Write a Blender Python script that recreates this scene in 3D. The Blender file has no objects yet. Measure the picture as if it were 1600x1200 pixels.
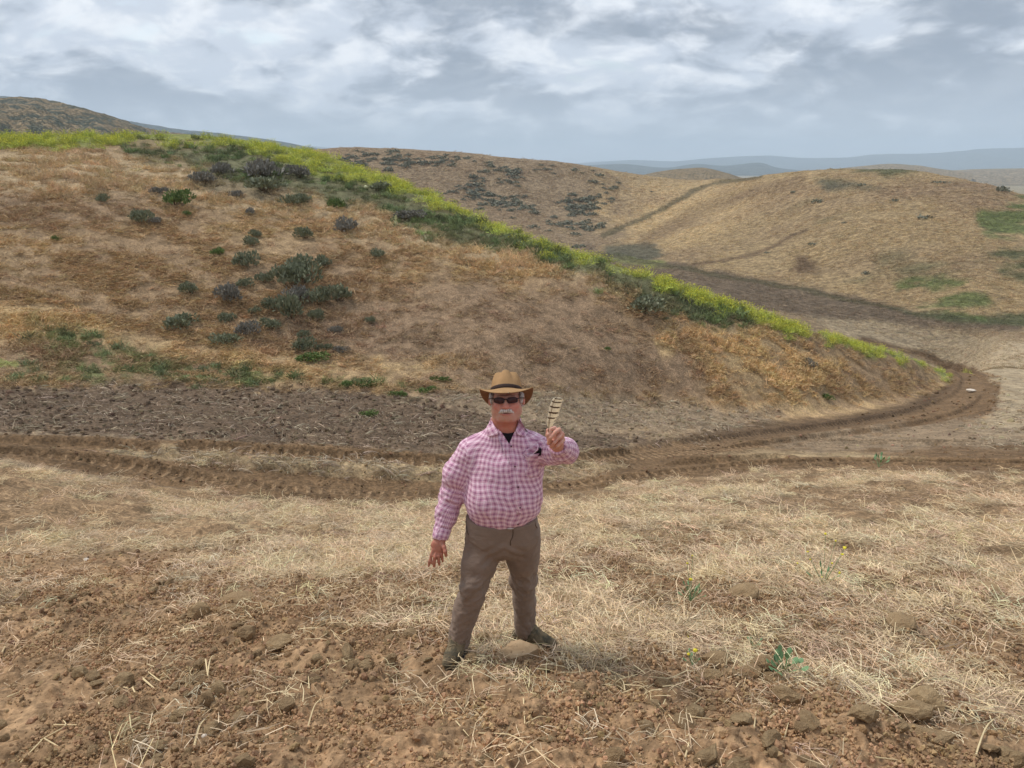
import bpy, math, random
import numpy as np
from mathutils import Vector
random.seed(7)
RNG = np.random.default_rng(11)
SC = bpy.context.scene
COL = SC.collection

# ------------------------------------------------------------------ camera, world, sun, exposure
PITCH = math.radians(15.6)
FPX = 1200.0                       # focal length in pixels of a 1600 px wide frame
CP, SP = math.cos(PITCH), math.sin(PITCH)
cam_data = bpy.data.cameras.new('camera')
cam = bpy.data.objects.new('camera', cam_data)
COL.objects.link(cam)
cam.location = (0, 0, 0)
cam.rotation_euler = (math.pi / 2 - PITCH, 0, 0)
cam_data.sensor_width = 36.0
cam_data.lens = 36.0 * FPX / 1600.0
cam_data.clip_start = 0.05
cam_data.clip_end = 60000
SC.camera = cam

SUN_EL, SUN_AZ = math.radians(58), math.radians(-62)   # azimuth clockwise from the view direction
world = bpy.data.worlds.new('World')
SC.world = world
world.use_nodes = True
nt = world.node_tree
for n in list(nt.nodes):
    nt.nodes.remove(n)


class NT:
    """small helper for writing node trees"""
    def __init__(self, tree):
        self.t = tree

    def n(self, kind, **kw):
        nd = self.t.nodes.new(kind)
        for k, v in kw.items():
            setattr(nd, k, v)
        return nd

    def put(self, sock, v):
        if isinstance(v, bpy.types.NodeSocket):
            self.t.links.new(v, sock)
        elif v is not None:
            sock.default_value = v

    def math(self, op, a, b=None, c=None, clamp=False):
        nd = self.n('ShaderNodeMath', operation=op, use_clamp=clamp)
        self.put(nd.inputs[0], a)
        if b is not None:
            self.put(nd.inputs[1], b)
        if c is not None:
            self.put(nd.inputs[2], c)
        return nd.outputs[0]

    def vmath(self, op, a, b=None):
        nd = self.n('ShaderNodeVectorMath', operation=op)
        self.put(nd.inputs[0], a)
        if b is not None:
            self.put(nd.inputs[1], b)
        return nd.outputs[0]

    def scale(self, v, s):
        nd = self.n('ShaderNodeVectorMath', operation='SCALE')
        self.put(nd.inputs[0], v)
        self.put(nd.inputs['Scale'], s)
        return nd.outputs[0]

    def mix(self, f, a, b, blend='MIX'):
        nd = self.n('ShaderNodeMix', data_type='RGBA', blend_type=blend)
        self.put(nd.inputs[0], f)
        self.put(nd.inputs[6], a if not isinstance(a, tuple) else tuple(a) + (1,) * (4 - len(a)))
        self.put(nd.inputs[7], b if not isinstance(b, tuple) else tuple(b) + (1,) * (4 - len(b)))
        return nd.outputs[2]

    def noise(self, vec, scale, detail=4, rough=0.55, dist=0.0, out=0, dims='3D'):
        nd = self.n('ShaderNodeTexNoise', noise_dimensions=dims)
        self.put(nd.inputs['Vector'], vec)
        self.put(nd.inputs['Scale'], scale)
        nd.inputs['Detail'].default_value = detail
        nd.inputs['Roughness'].default_value = rough
        nd.inputs['Distortion'].default_value = dist
        return nd.outputs[out]

    def ramp(self, v, a, b, lo=0.0, hi=1.0, smooth=True):
        nd = self.n('ShaderNodeMapRange')
        if smooth:
            nd.interpolation_type = 'SMOOTHSTEP'
        self.put(nd.inputs[0], v)
        for i, x in zip((1, 2, 3, 4), (a, b, lo, hi)):
            self.put(nd.inputs[i], x)
        return nd.outputs[0]

    def mapping(self, vec, scale=(1, 1, 1), rot=(0, 0, 0), loc=(0, 0, 0)):
        nd = self.n('ShaderNodeMapping')
        self.put(nd.inputs[0], vec)
        nd.inputs['Scale'].default_value = scale
        nd.inputs['Rotation'].default_value = rot
        nd.inputs['Location'].default_value = loc
        return nd.outputs[0]


W = NT(nt)
sky = W.n('ShaderNodeTexSky', sky_type='NISHITA', sun_disc=False)
sky.sun_elevation = SUN_EL
sky.sun_rotation = SUN_AZ
sky.air_density = 1.2
sky.dust_density = 2.5
bg1 = W.n('ShaderNodeBackground')
W.put(bg1.inputs[0], sky.outputs[0])
bg1.inputs[1].default_value = 0.12
gen = W.n('ShaderNodeTexCoord').outputs['Generated']
sep = W.n('ShaderNodeSeparateXYZ')
W.put(sep.inputs[0], gen)
zz = W.math('ADD', W.math('MAXIMUM', sep.outputs[2], 0.0), 0.38)
cmb = W.n('ShaderNodeCombineXYZ')
W.put(cmb.inputs[0], W.math('DIVIDE', sep.outputs[0], zz))
W.put(cmb.inputs[1], W.math('DIVIDE', sep.outputs[1], zz))
plane = W.mapping(cmb.outputs[0], scale=(1, 1.1, 1), loc=(3.1, 1.7, 0), rot=(0, 0, 0.12))
warp = W.vmath('ADD', plane, W.scale(W.noise(plane, 2.2, 3, out=1), 0.22))
big = W.noise(warp, 1.9, 2, 0.5)
mid = W.noise(warp, 4.0, 5, 0.52)
fine = W.noise(warp, 11, 6, 0.62)
dens = W.math('ADD', W.math('MULTIPLY', big, 0.45), W.math('ADD', W.math('MULTIPLY', mid, 0.50), W.math('MULTIPLY', fine, 0.09)))
dark = W.ramp(dens, 0.468, 0.575)
lit = W.ramp(W.noise(warp, 8.5, 6, 0.56), 0.42, 0.66)
c_cloud = W.mix(dark, (0.43, 0.47, 0.535), (0.19, 0.222, 0.275))
c_cloud = W.mix(W.math('MULTIPLY', lit, W.math('SUBTRACT', 0.95, W.math('MULTIPLY', dark, 0.80))), c_cloud, (0.63, 0.65, 0.68))
hz = W.ramp(sep.outputs[2], -0.02, 0.13)
c_cloud = W.mix(W.math('SUBTRACT', 1.0, hz), c_cloud, (0.43, 0.475, 0.545))
bg2 = W.n('ShaderNodeBackground')
W.put(bg2.inputs[0], c_cloud)
bg2.inputs[1].default_value = 1.0
gap = W.ramp(dens, 0.36, 0.43, 0.45, 1.0)
mixs = W.n('ShaderNodeMixShader')
W.put(mixs.inputs[0], gap)
W.put(mixs.inputs[1], bg1.outputs[0])
W.put(mixs.inputs[2], bg2.outputs[0])
wo = W.n('ShaderNodeOutputWorld')
W.put(wo.inputs[0], mixs.outputs[0])

sun_data = bpy.data.lights.new('sun', 'SUN')
sun_data.energy = 1.5
sun_data.angle = math.radians(10)
sun_data.color = (1.0, 0.95, 0.88)
sun = bpy.data.objects.new('sun', sun_data)
COL.objects.link(sun)
sdir = Vector((math.sin(SUN_AZ) * math.cos(SUN_EL), math.cos(SUN_AZ) * math.cos(SUN_EL), math.sin(SUN_EL)))
sun.rotation_euler = sdir.to_track_quat('Z', 'Y').to_euler()

SC.render.engine = 'CYCLES'
SC.view_settings.view_transform = 'Standard'
SC.view_settings.look = 'None'
SC.view_settings.exposure = 0.76
SC.view_settings.gamma = 1
SC.cycles.use_denoising = True
SC.cycles.max_bounces = 5
SC.cycles.volume_bounces = 2
SC.cycles.diffuse_bounces = 3
SC.cycles.transparent_max_bounces = 8


# ------------------------------------------------------------------ helpers
def tag(o, label=None, cat=None, group=None, kind=None):
    if label: o['label'] = label
    if cat: o['category'] = cat
    if group: o['group'] = group
    if kind: o['kind'] = kind
    return o


def empty(name, loc, rz=0.0):
    o = bpy.data.objects.new(name, None)
    o.location = loc
    o.rotation_euler = (0, 0, rz)
    o.empty_display_size = 0.1
    COL.objects.link(o)
    return o


def mesh_obj(name, verts, faces, mat=None, parent=None, smooth=False, loc=None):
    """verts: (N,3) array; faces: (M,k) array or list of lists"""
    me = bpy.data.meshes.new(name)
    verts = np.asarray(verts, dtype=np.float32)
    if isinstance(faces, np.ndarray):
        m, k = faces.shape
        me.vertices.add(len(verts))
        me.vertices.foreach_set('co', verts.ravel())
        me.loops.add(m * k)
        me.loops.foreach_set('vertex_index', faces.astype(np.int32).ravel())
        me.polygons.add(m)
        me.polygons.foreach_set('loop_start', np.arange(0, m * k, k, dtype=np.int32))
        me.update(calc_edges=True)
    else:
        me.from_pydata([tuple(v) for v in verts.tolist()], [], [list(f) for f in faces])
        me.update()
    if smooth:
        me.polygons.foreach_set('use_smooth', np.ones(len(me.polygons), dtype=bool))
    if mat: me.materials.append(mat)
    o = bpy.data.objects.new(name, me)
    if loc is not None: o.location = loc
    COL.objects.link(o)
    if parent: o.parent = parent
    return o


def vattr(o, name, arr, kind='FLOAT'):
    a = o.data.attributes.new(name, kind, 'POINT')
    arr = np.asarray(arr, dtype=np.float32)
    key = {'FLOAT': 'value', 'FLOAT_VECTOR': 'vector', 'FLOAT_COLOR': 'color'}[kind]
    if kind == 'FLOAT_COLOR' and arr.shape[1] == 3:
        arr = np.concatenate([arr, np.ones((len(arr), 1), np.float32)], 1)
    a.data.foreach_set(key, np.ascontiguousarray(arr).ravel())


def lin(r, g, b):
    f = lambda c: (c / 255 / 12.92) if c / 255 <= 0.04045 else ((c / 255 + 0.055) / 1.055) ** 2.4
    return np.array([f(r), f(g), f(b)])


def smooth01(x, a, b):
    t = np.clip((x - a) / (b - a), 0, 1)
    return t * t * (3 - 2 * t)


def _hash(ix, iy, seed):
    h = (ix.astype(np.int64) * 374761393 + iy.astype(np.int64) * 668265263 + seed * 2147483647) & 0xFFFFFFFF
    h = ((h ^ (h >> 13)) * 1274126177) & 0xFFFFFFFF
    return ((h ^ (h >> 16)) & 0xFFFF).astype(np.float32) / 65535.0


def vnoise(x, y, seed=0):
    x = np.asarray(x, dtype=np.float64); y = np.asarray(y, dtype=np.float64)
    ix, iy = np.floor(x), np.floor(y)
    fx, fy = (x - ix).astype(np.float32), (y - iy).astype(np.float32)
    fx = fx * fx * (3 - 2 * fx); fy = fy * fy * (3 - 2 * fy)
    a = _hash(ix, iy, seed); b = _hash(ix + 1, iy, seed)
    c = _hash(ix, iy + 1, seed); d = _hash(ix + 1, iy + 1, seed)
    return (a * (1 - fx) + b * fx) * (1 - fy) + (c * (1 - fx) + d * fx) * fy - 0.5


def fbm(x, y, octaves=4, seed=0, gain=0.5):
    s = 0; amp = 1.0; tot = 0
    ca, sa = math.cos(0.6), math.sin(0.6)
    for i in range(octaves):
        s = s + amp * vnoise(x, y, seed + i * 17)
        tot += amp
        x, y = (x * ca - y * sa) * 2.03 + 7.1, (x * sa + y * ca) * 2.03 + 3.3
        amp *= gain
    return s * 2 / tot


def pray(px, py):
    """photo pixel -> azimuth, slope of the view ray"""
    px = np.asarray(px, float); py = np.asarray(py, float)
    xc = (px - 800) / FPX; yc = (py - 600) / FPX
    dx, dy, dz = xc, CP - yc * SP, -SP - yc * CP
    return np.arctan2(dx, dy), dz / np.hypot(dx, dy)


def project(x, y, z):
    """world point -> reference pixel"""
    depth = y * CP - z * SP
    up = y * SP + z * CP
    depth = np.where(depth > 1e-3, depth, 1e-3)
    return 800 + FPX * x / depth, 600 - FPX * up / depth


def P(px, py, Y):
    """the point at distance y=Y seen at a photo pixel"""
    xc = (px - 800) / FPX; yc = (py - 600) / FPX
    s = Y / (CP - yc * SP)
    return np.array([xc * s, Y, (-SP - yc * CP) * s])


def pchip_slopes(X, Y):
    """X, Y: (K, N) -> slopes (K, N), monotone"""
    h = np.diff(X, axis=0); dl = np.diff(Y, axis=0) / h
    K = X.shape[0]
    m = np.zeros_like(Y)
    w1 = 2 * h[1:] + h[:-1]; w2 = h[1:] + 2 * h[:-1]
    same = dl[:-1] * dl[1:] > 0
    with np.errstate(divide='ignore', invalid='ignore'):
        hm = (w1 + w2) / (w1 / dl[:-1] + w2 / dl[1:])
    m[1:-1] = np.where(same, hm, 0)
    m[0] = dl[0]; m[-1] = dl[-1]
    return m


def pchip1(x, y, xq):
    x = np.asarray(x, float); y = np.asarray(y, float)
    m = pchip_slopes(x[:, None], y[:, None])[:, 0]
    xq = np.clip(xq, x[0], x[-1])
    i = np.clip(np.searchsorted(x, xq) - 1, 0, len(x) - 2)
    h = x[i + 1] - x[i]; t = (xq - x[i]) / h
    return ((1 + 2 * t) * (1 - t) ** 2 * y[i] + t * (1 - t) ** 2 * h * m[i] + t * t * (3 - 2 * t) * y[i + 1] + t * t * (t - 1) * h * m[i + 1])


# ------------------------------------------------------------------ terrain: one height field H(x, y)
AZ = np.linspace(-0.80, 0.80, 640)          # azimuth samples of the base field


def curve(pts):
    pts = np.array(pts, float)
    az, t = pray(pts[:, 0], pts[:, 1])
    o = np.argsort(az)
    az, t, d = az[o], t[o], pts[o, 2]
    return pchip1(az, np.exp(0) * t, AZ), np.exp(pchip1(az, np.log(d), AZ))


keys = []                                    # list of (t, d) along the azimuth samples
def near(d):
    return (-1.6 / d - 0.31) * np.ones_like(AZ), d * np.ones_like(AZ)
keys.append(near(0.3)); keys.append(near(2.0)); keys.append(near(4.2))
k_edge = curve([(-400, 690, 18), (0, 718, 16.2), (250, 765, 14.6), (450, 782, 14), (600, 787, 14), (850, 775, 14.3), (1000, 758, 15), (1200, 740, 16.3), (1400, 738, 17), (1600, 742, 17), (2100, 745, 17)])
k_far = curve([(-400, 668, 20), (0, 680, 19), (300, 690, 18), (550, 705, 17.3), (700, 712, 17.2), (850, 705, 18), (1000, 695, 20), (1200, 683, 24), (1400, 668, 29), (1600, 675, 28), (2100, 680, 27)])
k_toe = curve([(-400, 590, 26), (0, 597, 25), (200, 599, 24.5), (500, 604, 24), (700, 612, 23.7), (850, 625, 24.5), (1000, 640, 26.5), (1200, 652, 29), (1400, 622, 38), (1500, 596, 46), (1600, 614, 41), (2100, 600, 42)])
k_crest = curve([(-400, 226, 58), (0, 213, 56), (150, 211, 55), (280, 212, 55), (370, 217, 54), (420, 224, 53), (480, 236, 52), (560, 262, 49), (650, 296, 45), (750, 341, 40.5), (850, 380, 37), (950, 409, 35.5), (1100, 460, 35.5), (1250, 509, 38), (1400, 551, 43), (1490, 578, 48.8), (1600, 590, 52), (2100, 580, 52)])
k_val = curve([(-400, 396, 180), (900, 396, 175), (950, 398, 165), (1050, 422, 135), (1100, 432, 125), (1300, 468, 108), (1450, 490, 100), (1600, 500, 96), (2100, 510, 92)])
k_top = curve([(-400, 240, 300), (300, 236, 300), (470, 233, 290), (560, 228, 285), (650, 233, 280), (800, 245, 275), (900, 256, 280), (1000, 273, 300), (1080, 281, 300), (1150, 278, 270), (1200, 273, 240), (1330, 265, 215), (1400, 265, 205), (1480, 275, 195), (1560, 294, 185), (1600, 308, 180), (2100, 330, 170)])
k_mid = curve([(-400, 300, 230), (650, 300, 232), (800, 320, 228), (930, 345, 222), (1020, 352, 215), (1080, 345, 205), (1200, 350, 172), (1350, 345, 152), (1500, 360, 142), (1600, 385, 135), (2100, 400, 130)])

zc = lambda k: k[0] * k[1]
def between(a, b, f, bump):
    d = a[1] * (1 - f) + b[1] * f
    z = zc(a) * (1 - f) + zc(b) * f + bump
    return z / d, d

hill_h = np.clip(zc(k_crest) - zc(k_toe), 0, 20)
keys.append(k_edge); keys.append(k_far); keys.append(k_toe)
keys.append(between(k_toe, k_crest, 0.35, 0.03 * hill_h))
keys.append(between(k_toe, k_crest, 0.70, 0.07 * hill_h))
keys.append(k_crest)
# behind the crest the ground drops away; to the right, past the nose of the hill, it is open valley floor
open_v = smooth01(AZ, pray(1480, 580)[0], pray(1560, 590)[0])
zb = zc(k_crest)
d8 = k_crest[1] * 1.14
z8 = (zb - 0.10 * hill_h) * (1 - open_v)
t8 = np.where(open_v < 1, (k_crest[0] - 0.035), 0)
k8o = curve([(-400, 560, 62), (1400, 560, 62), (1600, 560, 62), (2100, 555, 62)])
keys.append((t8 * (1 - open_v) + k8o[0] * open_v, d8 * (1 - open_v) + k8o[1] * open_v))
k9o = curve([(-400, 525, 76), (1400, 525, 76), (1600, 528, 76), (2100, 530, 76)])
d9 = k_crest[1] * 1.5
nose = smooth01(AZ, pray(900, 400)[0], pray(1250, 505)[0])
t9 = k_crest[0] - 0.13 + nose * 0.095
t9 = np.maximum(t9, -18.0 / d9)
keys.append((t9 * (1 - open_v) + k9o[0] * open_v, d9 * (1 - open_v) + k9o[1] * open_v))
keys.append(k_val); keys.append(k_mid); keys.append(k_top)
keys.append((k_top[0] - 0.025, k_top[1] * 1.3))
keys.append((np.full_like(AZ, -0.034), np.full_like(AZ, 620.)))
keys.append((np.full_like(AZ, -24 / 1100.), np.full_like(AZ, 1100.)))
keys.append((np.full_like(AZ, -24 / 2500.), np.full_like(AZ, 2500.)))
keys.append((np.full_like(AZ, -24 / 9500.), np.full_like(AZ, 9500.)))
LD = np.linspace(math.log(0.3), math.log(9500), 1500)
KD = np.log(np.array([k[1] for k in keys]))            # (K, N)
KS = np.array([k[0] + 1.6 / k[1] for k in keys])
for i in range(1, len(KD)):
    KD[i] = np.maximum(KD[i], KD[i - 1] + 0.03)
KM = pchip_slopes(KD, KS)
BASE = np.zeros((len(AZ), len(LD)))
for c in range(len(AZ)):
    x = KD[:, c]; i = np.clip(np.searchsorted(x, LD) - 1, 0, len(x) - 2)
    h = x[i + 1] - x[i]; t = np.clip((LD - x[i]) / h, 0, 1)
    y, m = KS[:, c], KM[:, c]
    BASE[c] = ((1 + 2 * t) * (1 - t) ** 2 * y[i] + t * (1 - t) ** 2 * h * m[i] + t * t * (3 - 2 * t) * y[i + 1] + t * t * (t - 1) * h * m[i + 1])
for _ in range(4):                                      # soften the creases
    B = np.pad(BASE, ((2, 2), (1, 1)), mode='edge')
    BASE = (B[:-4, 1:-1] + B[4:, 1:-1] + 2 * B[1:-3, 1:-1] + 2 * B[3:-1, 1:-1] + 3 * B[2:-2, 1:-1]) / 9
    B = np.pad(BASE, ((0, 0), (1, 1)), mode='edge')
    BASE = (B[:, :-2] + B[:, 2:] + 2 * B[:, 1:-1]) / 4
CRESTD = np.exp(np.array(KD[8]))


def crest_d(az):
    return np.interp(az, AZ, CRESTD)


def base_h(x, y):
    d = np.maximum(np.hypot(x, y), 0.3)
    az = np.arctan2(x, y)
    back = smooth01(np.abs(az), 0.78, 2.2)
    azc = np.clip(az, AZ[0], AZ[-1])
    u = (azc - AZ[0]) / (AZ[1] - AZ[0]); v = (np.log(np.minimum(d, 9490)) - LD[0]) / (LD[1] - LD[0])
    iu = np.clip(u.astype(int), 0, len(AZ) - 2); iv = np.clip(v.astype(int), 0, len(LD) - 2)
    fu, fv = u - iu, v - iv
    s = (BASE[iu, iv] * (1 - fu) + BASE[iu + 1, iv] * fu) * (1 - fv) + (BASE[iu, iv + 1] * (1 - fu) + BASE[iu + 1, iv + 1] * fu) * fv
    # behind the photographer the slope goes on up, then rolls over
    sb = 0.25 * np.exp(-d / 60.0) + (1.6 - 20) / d * (1 - np.exp(-(d / 300.0) ** 2)) 
    s = s * (1 - back) + sb * back
    return -1.6 + d * s


def ground(px, py, skip_front=False):
    """where the ground is seen at photo pixels: (N, 3) world points on the base height field"""
    px = np.atleast_1d(np.asarray(px, float)); py = np.atleast_1d(np.asarray(py, float))
    if len(px) > 3000:
        return np.concatenate([ground(px[i:i + 3000], py[i:i + 3000], skip_front) for i in range(0, len(px), 3000)])
    az, t = pray(px, py)
    d = np.exp(LD[::2] if len(px) > 400 else LD); LDs = np.log(d)
    X = np.sin(az)[:, None] * d; Y = np.cos(az)[:, None] * d
    th = base_h(X, Y) / d
    above = th >= t[:, None]
    if skip_front:
        above &= d[None, :] > (crest_d(az) * 1.10)[:, None]
    idx = np.where(above.any(1), above.argmax(1), len(d) - 1)
    i0 = np.maximum(idx - 1, 0)
    r = np.arange(len(az))
    a, b = th[r, i0] - t, th[r, idx] - t
    f = np.where(np.abs(b - a) > 1e-9, np.clip(-a / (b - a + 1e-12), 0, 1), 1.0)
    dd = np.exp(LDs[i0] * (1 - f) + LDs[idx] * f)
    x, y = np.sin(az) * dd, np.cos(az) * dd
    return np.stack([x, y, base_h(x, y)], 1)


# ------------------------------------------------------------------ zones of the ground
RX = np.arange(-600, 2201, 4.0); RY = np.arange(100, 1401, 4.0)
RGX, RGY = np.meshgrid(RX, RY)


def sdf_poly(poly, closed=True):
    p = np.array(poly, float)
    q = np.roll(p, -1, axis=0) if closed else p[1:]
    a = p if closed else p[:-1]
    best = np.full(RGX.shape, 1e9); inside = np.zeros(RGX.shape, bool)
    for (x0, y0), (x1, y1) in zip(a, q):
        ex, ey = x1 - x0, y1 - y0
        wx, wy = RGX - x0, RGY - y0
        t = np.clip((wx * ex + wy * ey) / (ex * ex + ey * ey + 1e-9), 0, 1)
        best = np.minimum(best, (wx - ex * t) ** 2 + (wy - ey * t) ** 2)
        if closed:
            c = ((y0 > RGY) != (y1 > RGY)) & (RGX < (x1 - x0) * (RGY - y0) / (y1 - y0 + 1e-9) + x0)
            inside ^= c
    s = np.sqrt(best)
    return np.where(inside, -s, s) if closed else s


def samp(img, px, py):
    u = np.clip((px - RX[0]) / 4.0, 0, len(RX) - 1.01); v = np.clip((py - RY[0]) / 4.0, 0, len(RY) - 1.01)
    iu, iv = u.astype(int), v.astype(int); fu, fv = u - iu, v - iv
    return (img[iv, iu] * (1 - fu) + img[iv, iu + 1] * fu) * (1 - fv) + (img[iv + 1, iu] * (1 - fu) + img[iv + 1, iu + 1] * fu) * fv


POLY = dict(
    # foreground and front hill
    soil=[(-600, 985), (0, 925), (180, 905), (330, 925), (480, 950), (640, 1000), (760, 1010), (900, 1035), (1000, 1045), (1120, 1060), (1260, 1090), (1400, 1120), (1600, 1150), (2200, 1160), (2200, 1400), (-600, 1400)],
    soil2=[(-600, 905), (0, 855), (120, 850), (240, 870), (420, 905), (560, 930), (680, 965), (640, 1010), (300, 1000), (0, 1000), (-600, 1000)],
    orange=[(560, 1110), (700, 1040), (860, 1060), (1000, 1090), (1200, 1120), (1400, 1170), (1480, 1240), (900, 1400), (350, 1400), (420, 1170)],
    road=[(-600, 655), (-100, 672), (0, 680), (200, 686), (450, 692), (620, 704), (720, 712), (900, 708), (1050, 688), (1200, 668), (1320, 655), (1420, 636), (1470, 612), (1490, 592), (1470, 572), (1420, 552), (1330, 535),
          (1350, 527), (1440, 548), (1520, 575), (1562, 602), (1560, 640), (1500, 668), (1560, 690), (1700, 690), (2200, 690), (2200, 745), (1600, 742), (1400, 736), (1200, 735), (1030, 752), (900, 770), (760, 784), (620, 789), (450, 783), (300, 768), (150, 742), (0, 715), (-600, 690)],
    isle=[(150, 697), (250, 698), (380, 708), (520, 717), (700, 731), (900, 718), (990, 722), (900, 740), (740, 747), (620, 744), (480, 733), (320, 718), (200, 706)],
    isle3=[(1180, 694), (1330, 676), (1450, 660), (1540, 655), (1640, 692), (1400, 703), (1250, 702)],
    isle2=[(1090, 712), (1200, 704), (1330, 706), (1450, 718), (1330, 716), (1200, 714)],
    dark=[(-600, 592), (0, 602), (300, 600), (500, 608), (640, 622), (760, 640), (900, 668), (1010, 682), (1100, 684), (1000, 697), (850, 708), (700, 712), (560, 704), (300, 688), (0, 676), (-600, 650)],
    dark2=[(1010, 690), (1180, 660), (1320, 648), (1420, 628), (1480, 600), (1490, 606), (1440, 640), (1330, 664), (1180, 682)],
    greyclod=[(640, 612), (860, 612), (1000, 632), (1120, 640), (1230, 652), (1130, 672), (1010, 680), (880, 664), (760, 640)],
    green1=[(60, 505), (130, 512), (230, 555), (330, 570), (420, 580), (400, 600), (120, 598), (20, 592), (60, 550)],
    green1b=[(180, 580), (330, 566), (430, 578), (560, 596), (720, 610), (560, 606), (300, 598)],
    yel1=[(-200, 555), (15, 556), (22, 572), (-200, 575)],
    gold=[(90, 470), (200, 520), (400, 545), (560, 560), (760, 560), (600, 600), (400, 590), (300, 560), (150, 530), (-600, 520), (-600, 430)],
    gold2=[(1010, 500), (1180, 520), (1330, 560), (1300, 600), (1150, 610), (1060, 560)],
    pale=[(0, 236), (100, 232), (330, 250), (450, 290), (620, 330), (760, 370), (900, 400), (1000, 430), (1000, 470), (860, 430), (700, 410), (560, 370), (420, 330), (200, 300), (0, 300), (-600, 300), (-600, 236)],
    red=[(560, 470), (700, 440), (900, 450), (1000, 500), (1060, 560), (1100, 640), (900, 620), (700, 600), (560, 560), (500, 510)],
    must=[(-600, 200), (0, 205), (160, 206), (280, 200), (420, 208), (520, 236), (660, 290), (760, 335), (850, 375), (960, 405), (1110, 452), (1260, 502), (1420, 550), (1500, 580), (1484, 594), (1440, 576), (1380, 556), (1300, 535), (1200, 509), (1130, 493), (1050, 463), (950, 425), (850, 399), (760, 363), (690, 330), (560, 293), (450, 254), (350, 230), (250, 222), (120, 226), (0, 228), (-600, 230)],
    mustgreen=[(180, 230), (300, 226), (380, 230), (480, 258), (560, 288), (640, 310), (720, 341), (820, 378), (880, 396), (960, 420), (1040, 452), (1120, 482), (1180, 500), (1160, 514), (1100, 502), (1000, 474), (900, 426), (800, 394), (720, 376), (640, 350), (560, 322), (500, 306), (430, 290), (340, 276), (290, 254), (200, 244)],
    scrub=[(330, 262), (460, 268), (520, 300), (440, 310), (330, 300), (300, 280)],
)
POLYB = dict(
    valley=[(950, 408), (1050, 430), (1150, 438), (1270, 462), (1380, 482), (1600, 488), (2200, 490), (2200, 700), (1100, 700), (900, 440)],
    vbrown=[(900, 380), (1060, 412), (1240, 440), (1370, 470), (1460, 488), (1600, 498), (1600, 512), (1450, 508), (1280, 500), (1100, 470), (950, 420)],
    vpale=[(1250, 494), (1420, 505), (1600, 535), (2200, 560), (2200, 640), (1500, 600), (1350, 540)],
    vgreen=[(1555, 600), (1600, 596), (1800, 600), (1800, 640), (1600, 632)],
    cgold=[(930, 300), (1100, 285), (1240, 272), (1330, 290), (1200, 330), (1080, 380), (930, 385)],
    cgreen1=[(1540, 318), (1600, 310), (1800, 320), (1800, 380), (1600, 374), (1540, 372), (1520, 345)],
    cgreen2=[(1390, 445), (1440, 428), (1520, 432), (1560, 470), (1540, 492), (1450, 484), (1400, 462)],
    cgreen3=[(1545, 392), (1600, 380), (1800, 380), (1800, 440), (1600, 440), (1560, 430)],
    ctop=[(1330, 258), (1400, 258), (1450, 268), (1380, 273), (1335, 268)],
    cscrub=[(1270, 286), (1330, 284), (1370, 292), (1300, 297)],
    cedge=[(1370, 478), (1460, 486), (1620, 484), (1620, 500), (1480, 500)],
    bdark=[(950, 382), (1010, 378), (1040, 398), (1000, 412), (940, 404)],
    bmust=[(960, 398), (1040, 408), (1046, 416), (1010, 418), (950, 406)],
    cbrown=[(1245, 398), (1270, 400), (1275, 424), (1240, 420)],
)
LINESB = dict(
    trail1=([(940, 368), (980, 352), (1030, 330), (1060, 312), (1095, 294), (1130, 283), (1190, 276)], 3.2),
    trail2=([(1080, 416), (1130, 408), (1180, 396), (1225, 372), (1262, 354)], 2.8),
    track=([(940, 396), (1050, 418), (1120, 430), (1200, 440), (1270, 452), (1330, 468), (1400, 480)], 3.4),
    fold=([(1010, 375), (1060, 346), (1110, 322), (1180, 300), (1250, 284)], 9),
)
SDF = {k: sdf_poly(v) for k, v in POLY.items()}
SDFB = {k: sdf_poly(v) for k, v in POLYB.items()}
SDFL = {k: sdf_poly(v[0], closed=False) - v[1] for k, v in LINESB.items()}

# dozer tracks as lines on the ground: (pixels, half width in metres, cleats)
TRACKS = [
    ([(-150, 692), (0, 706), (150, 722), (300, 746), (450, 762), (600, 770), (720, 771), (850, 762), (1000, 744), (1150, 728), (1300, 722), (1450, 722), (1700, 728)], 0.34, 1.0),
    ([(300, 700), (420, 706), (560, 717), (700, 723), (850, 719), (1000, 708), (1150, 697), (1300, 690), (1500, 692)], 0.30, 0.8),
    ([(-150, 678), (0, 690), (200, 703), (350, 730), (500, 746), (640, 753), (760, 751), (900, 740), (1050, 726), (1200, 716)], 0.42, 0.0),
    ([(1000, 700), (1150, 686), (1260, 672), (1380, 656), (1460, 636), (1515, 612), (1522, 594), (1490, 572), (1420, 551)], 0.55, 0.5),
    ([(900, 735), (1050, 712), (1200, 694), (1350, 676), (1450, 660), (1520, 640), (1548, 615), (1535, 592)], 0.40, 0.0),
]
TRK = []
for pts, hw, cl in TRACKS:
    p = np.array(pts, float)
    tt = np.linspace(0, len(p) - 1, 60)
    xs = pchip1(np.arange(len(p)), p[:, 0], tt); ys = pchip1(np.arange(len(p)), p[:, 1], tt)
    TRK.append((ground(xs, ys)[:, :2], hw, cl))


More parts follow.
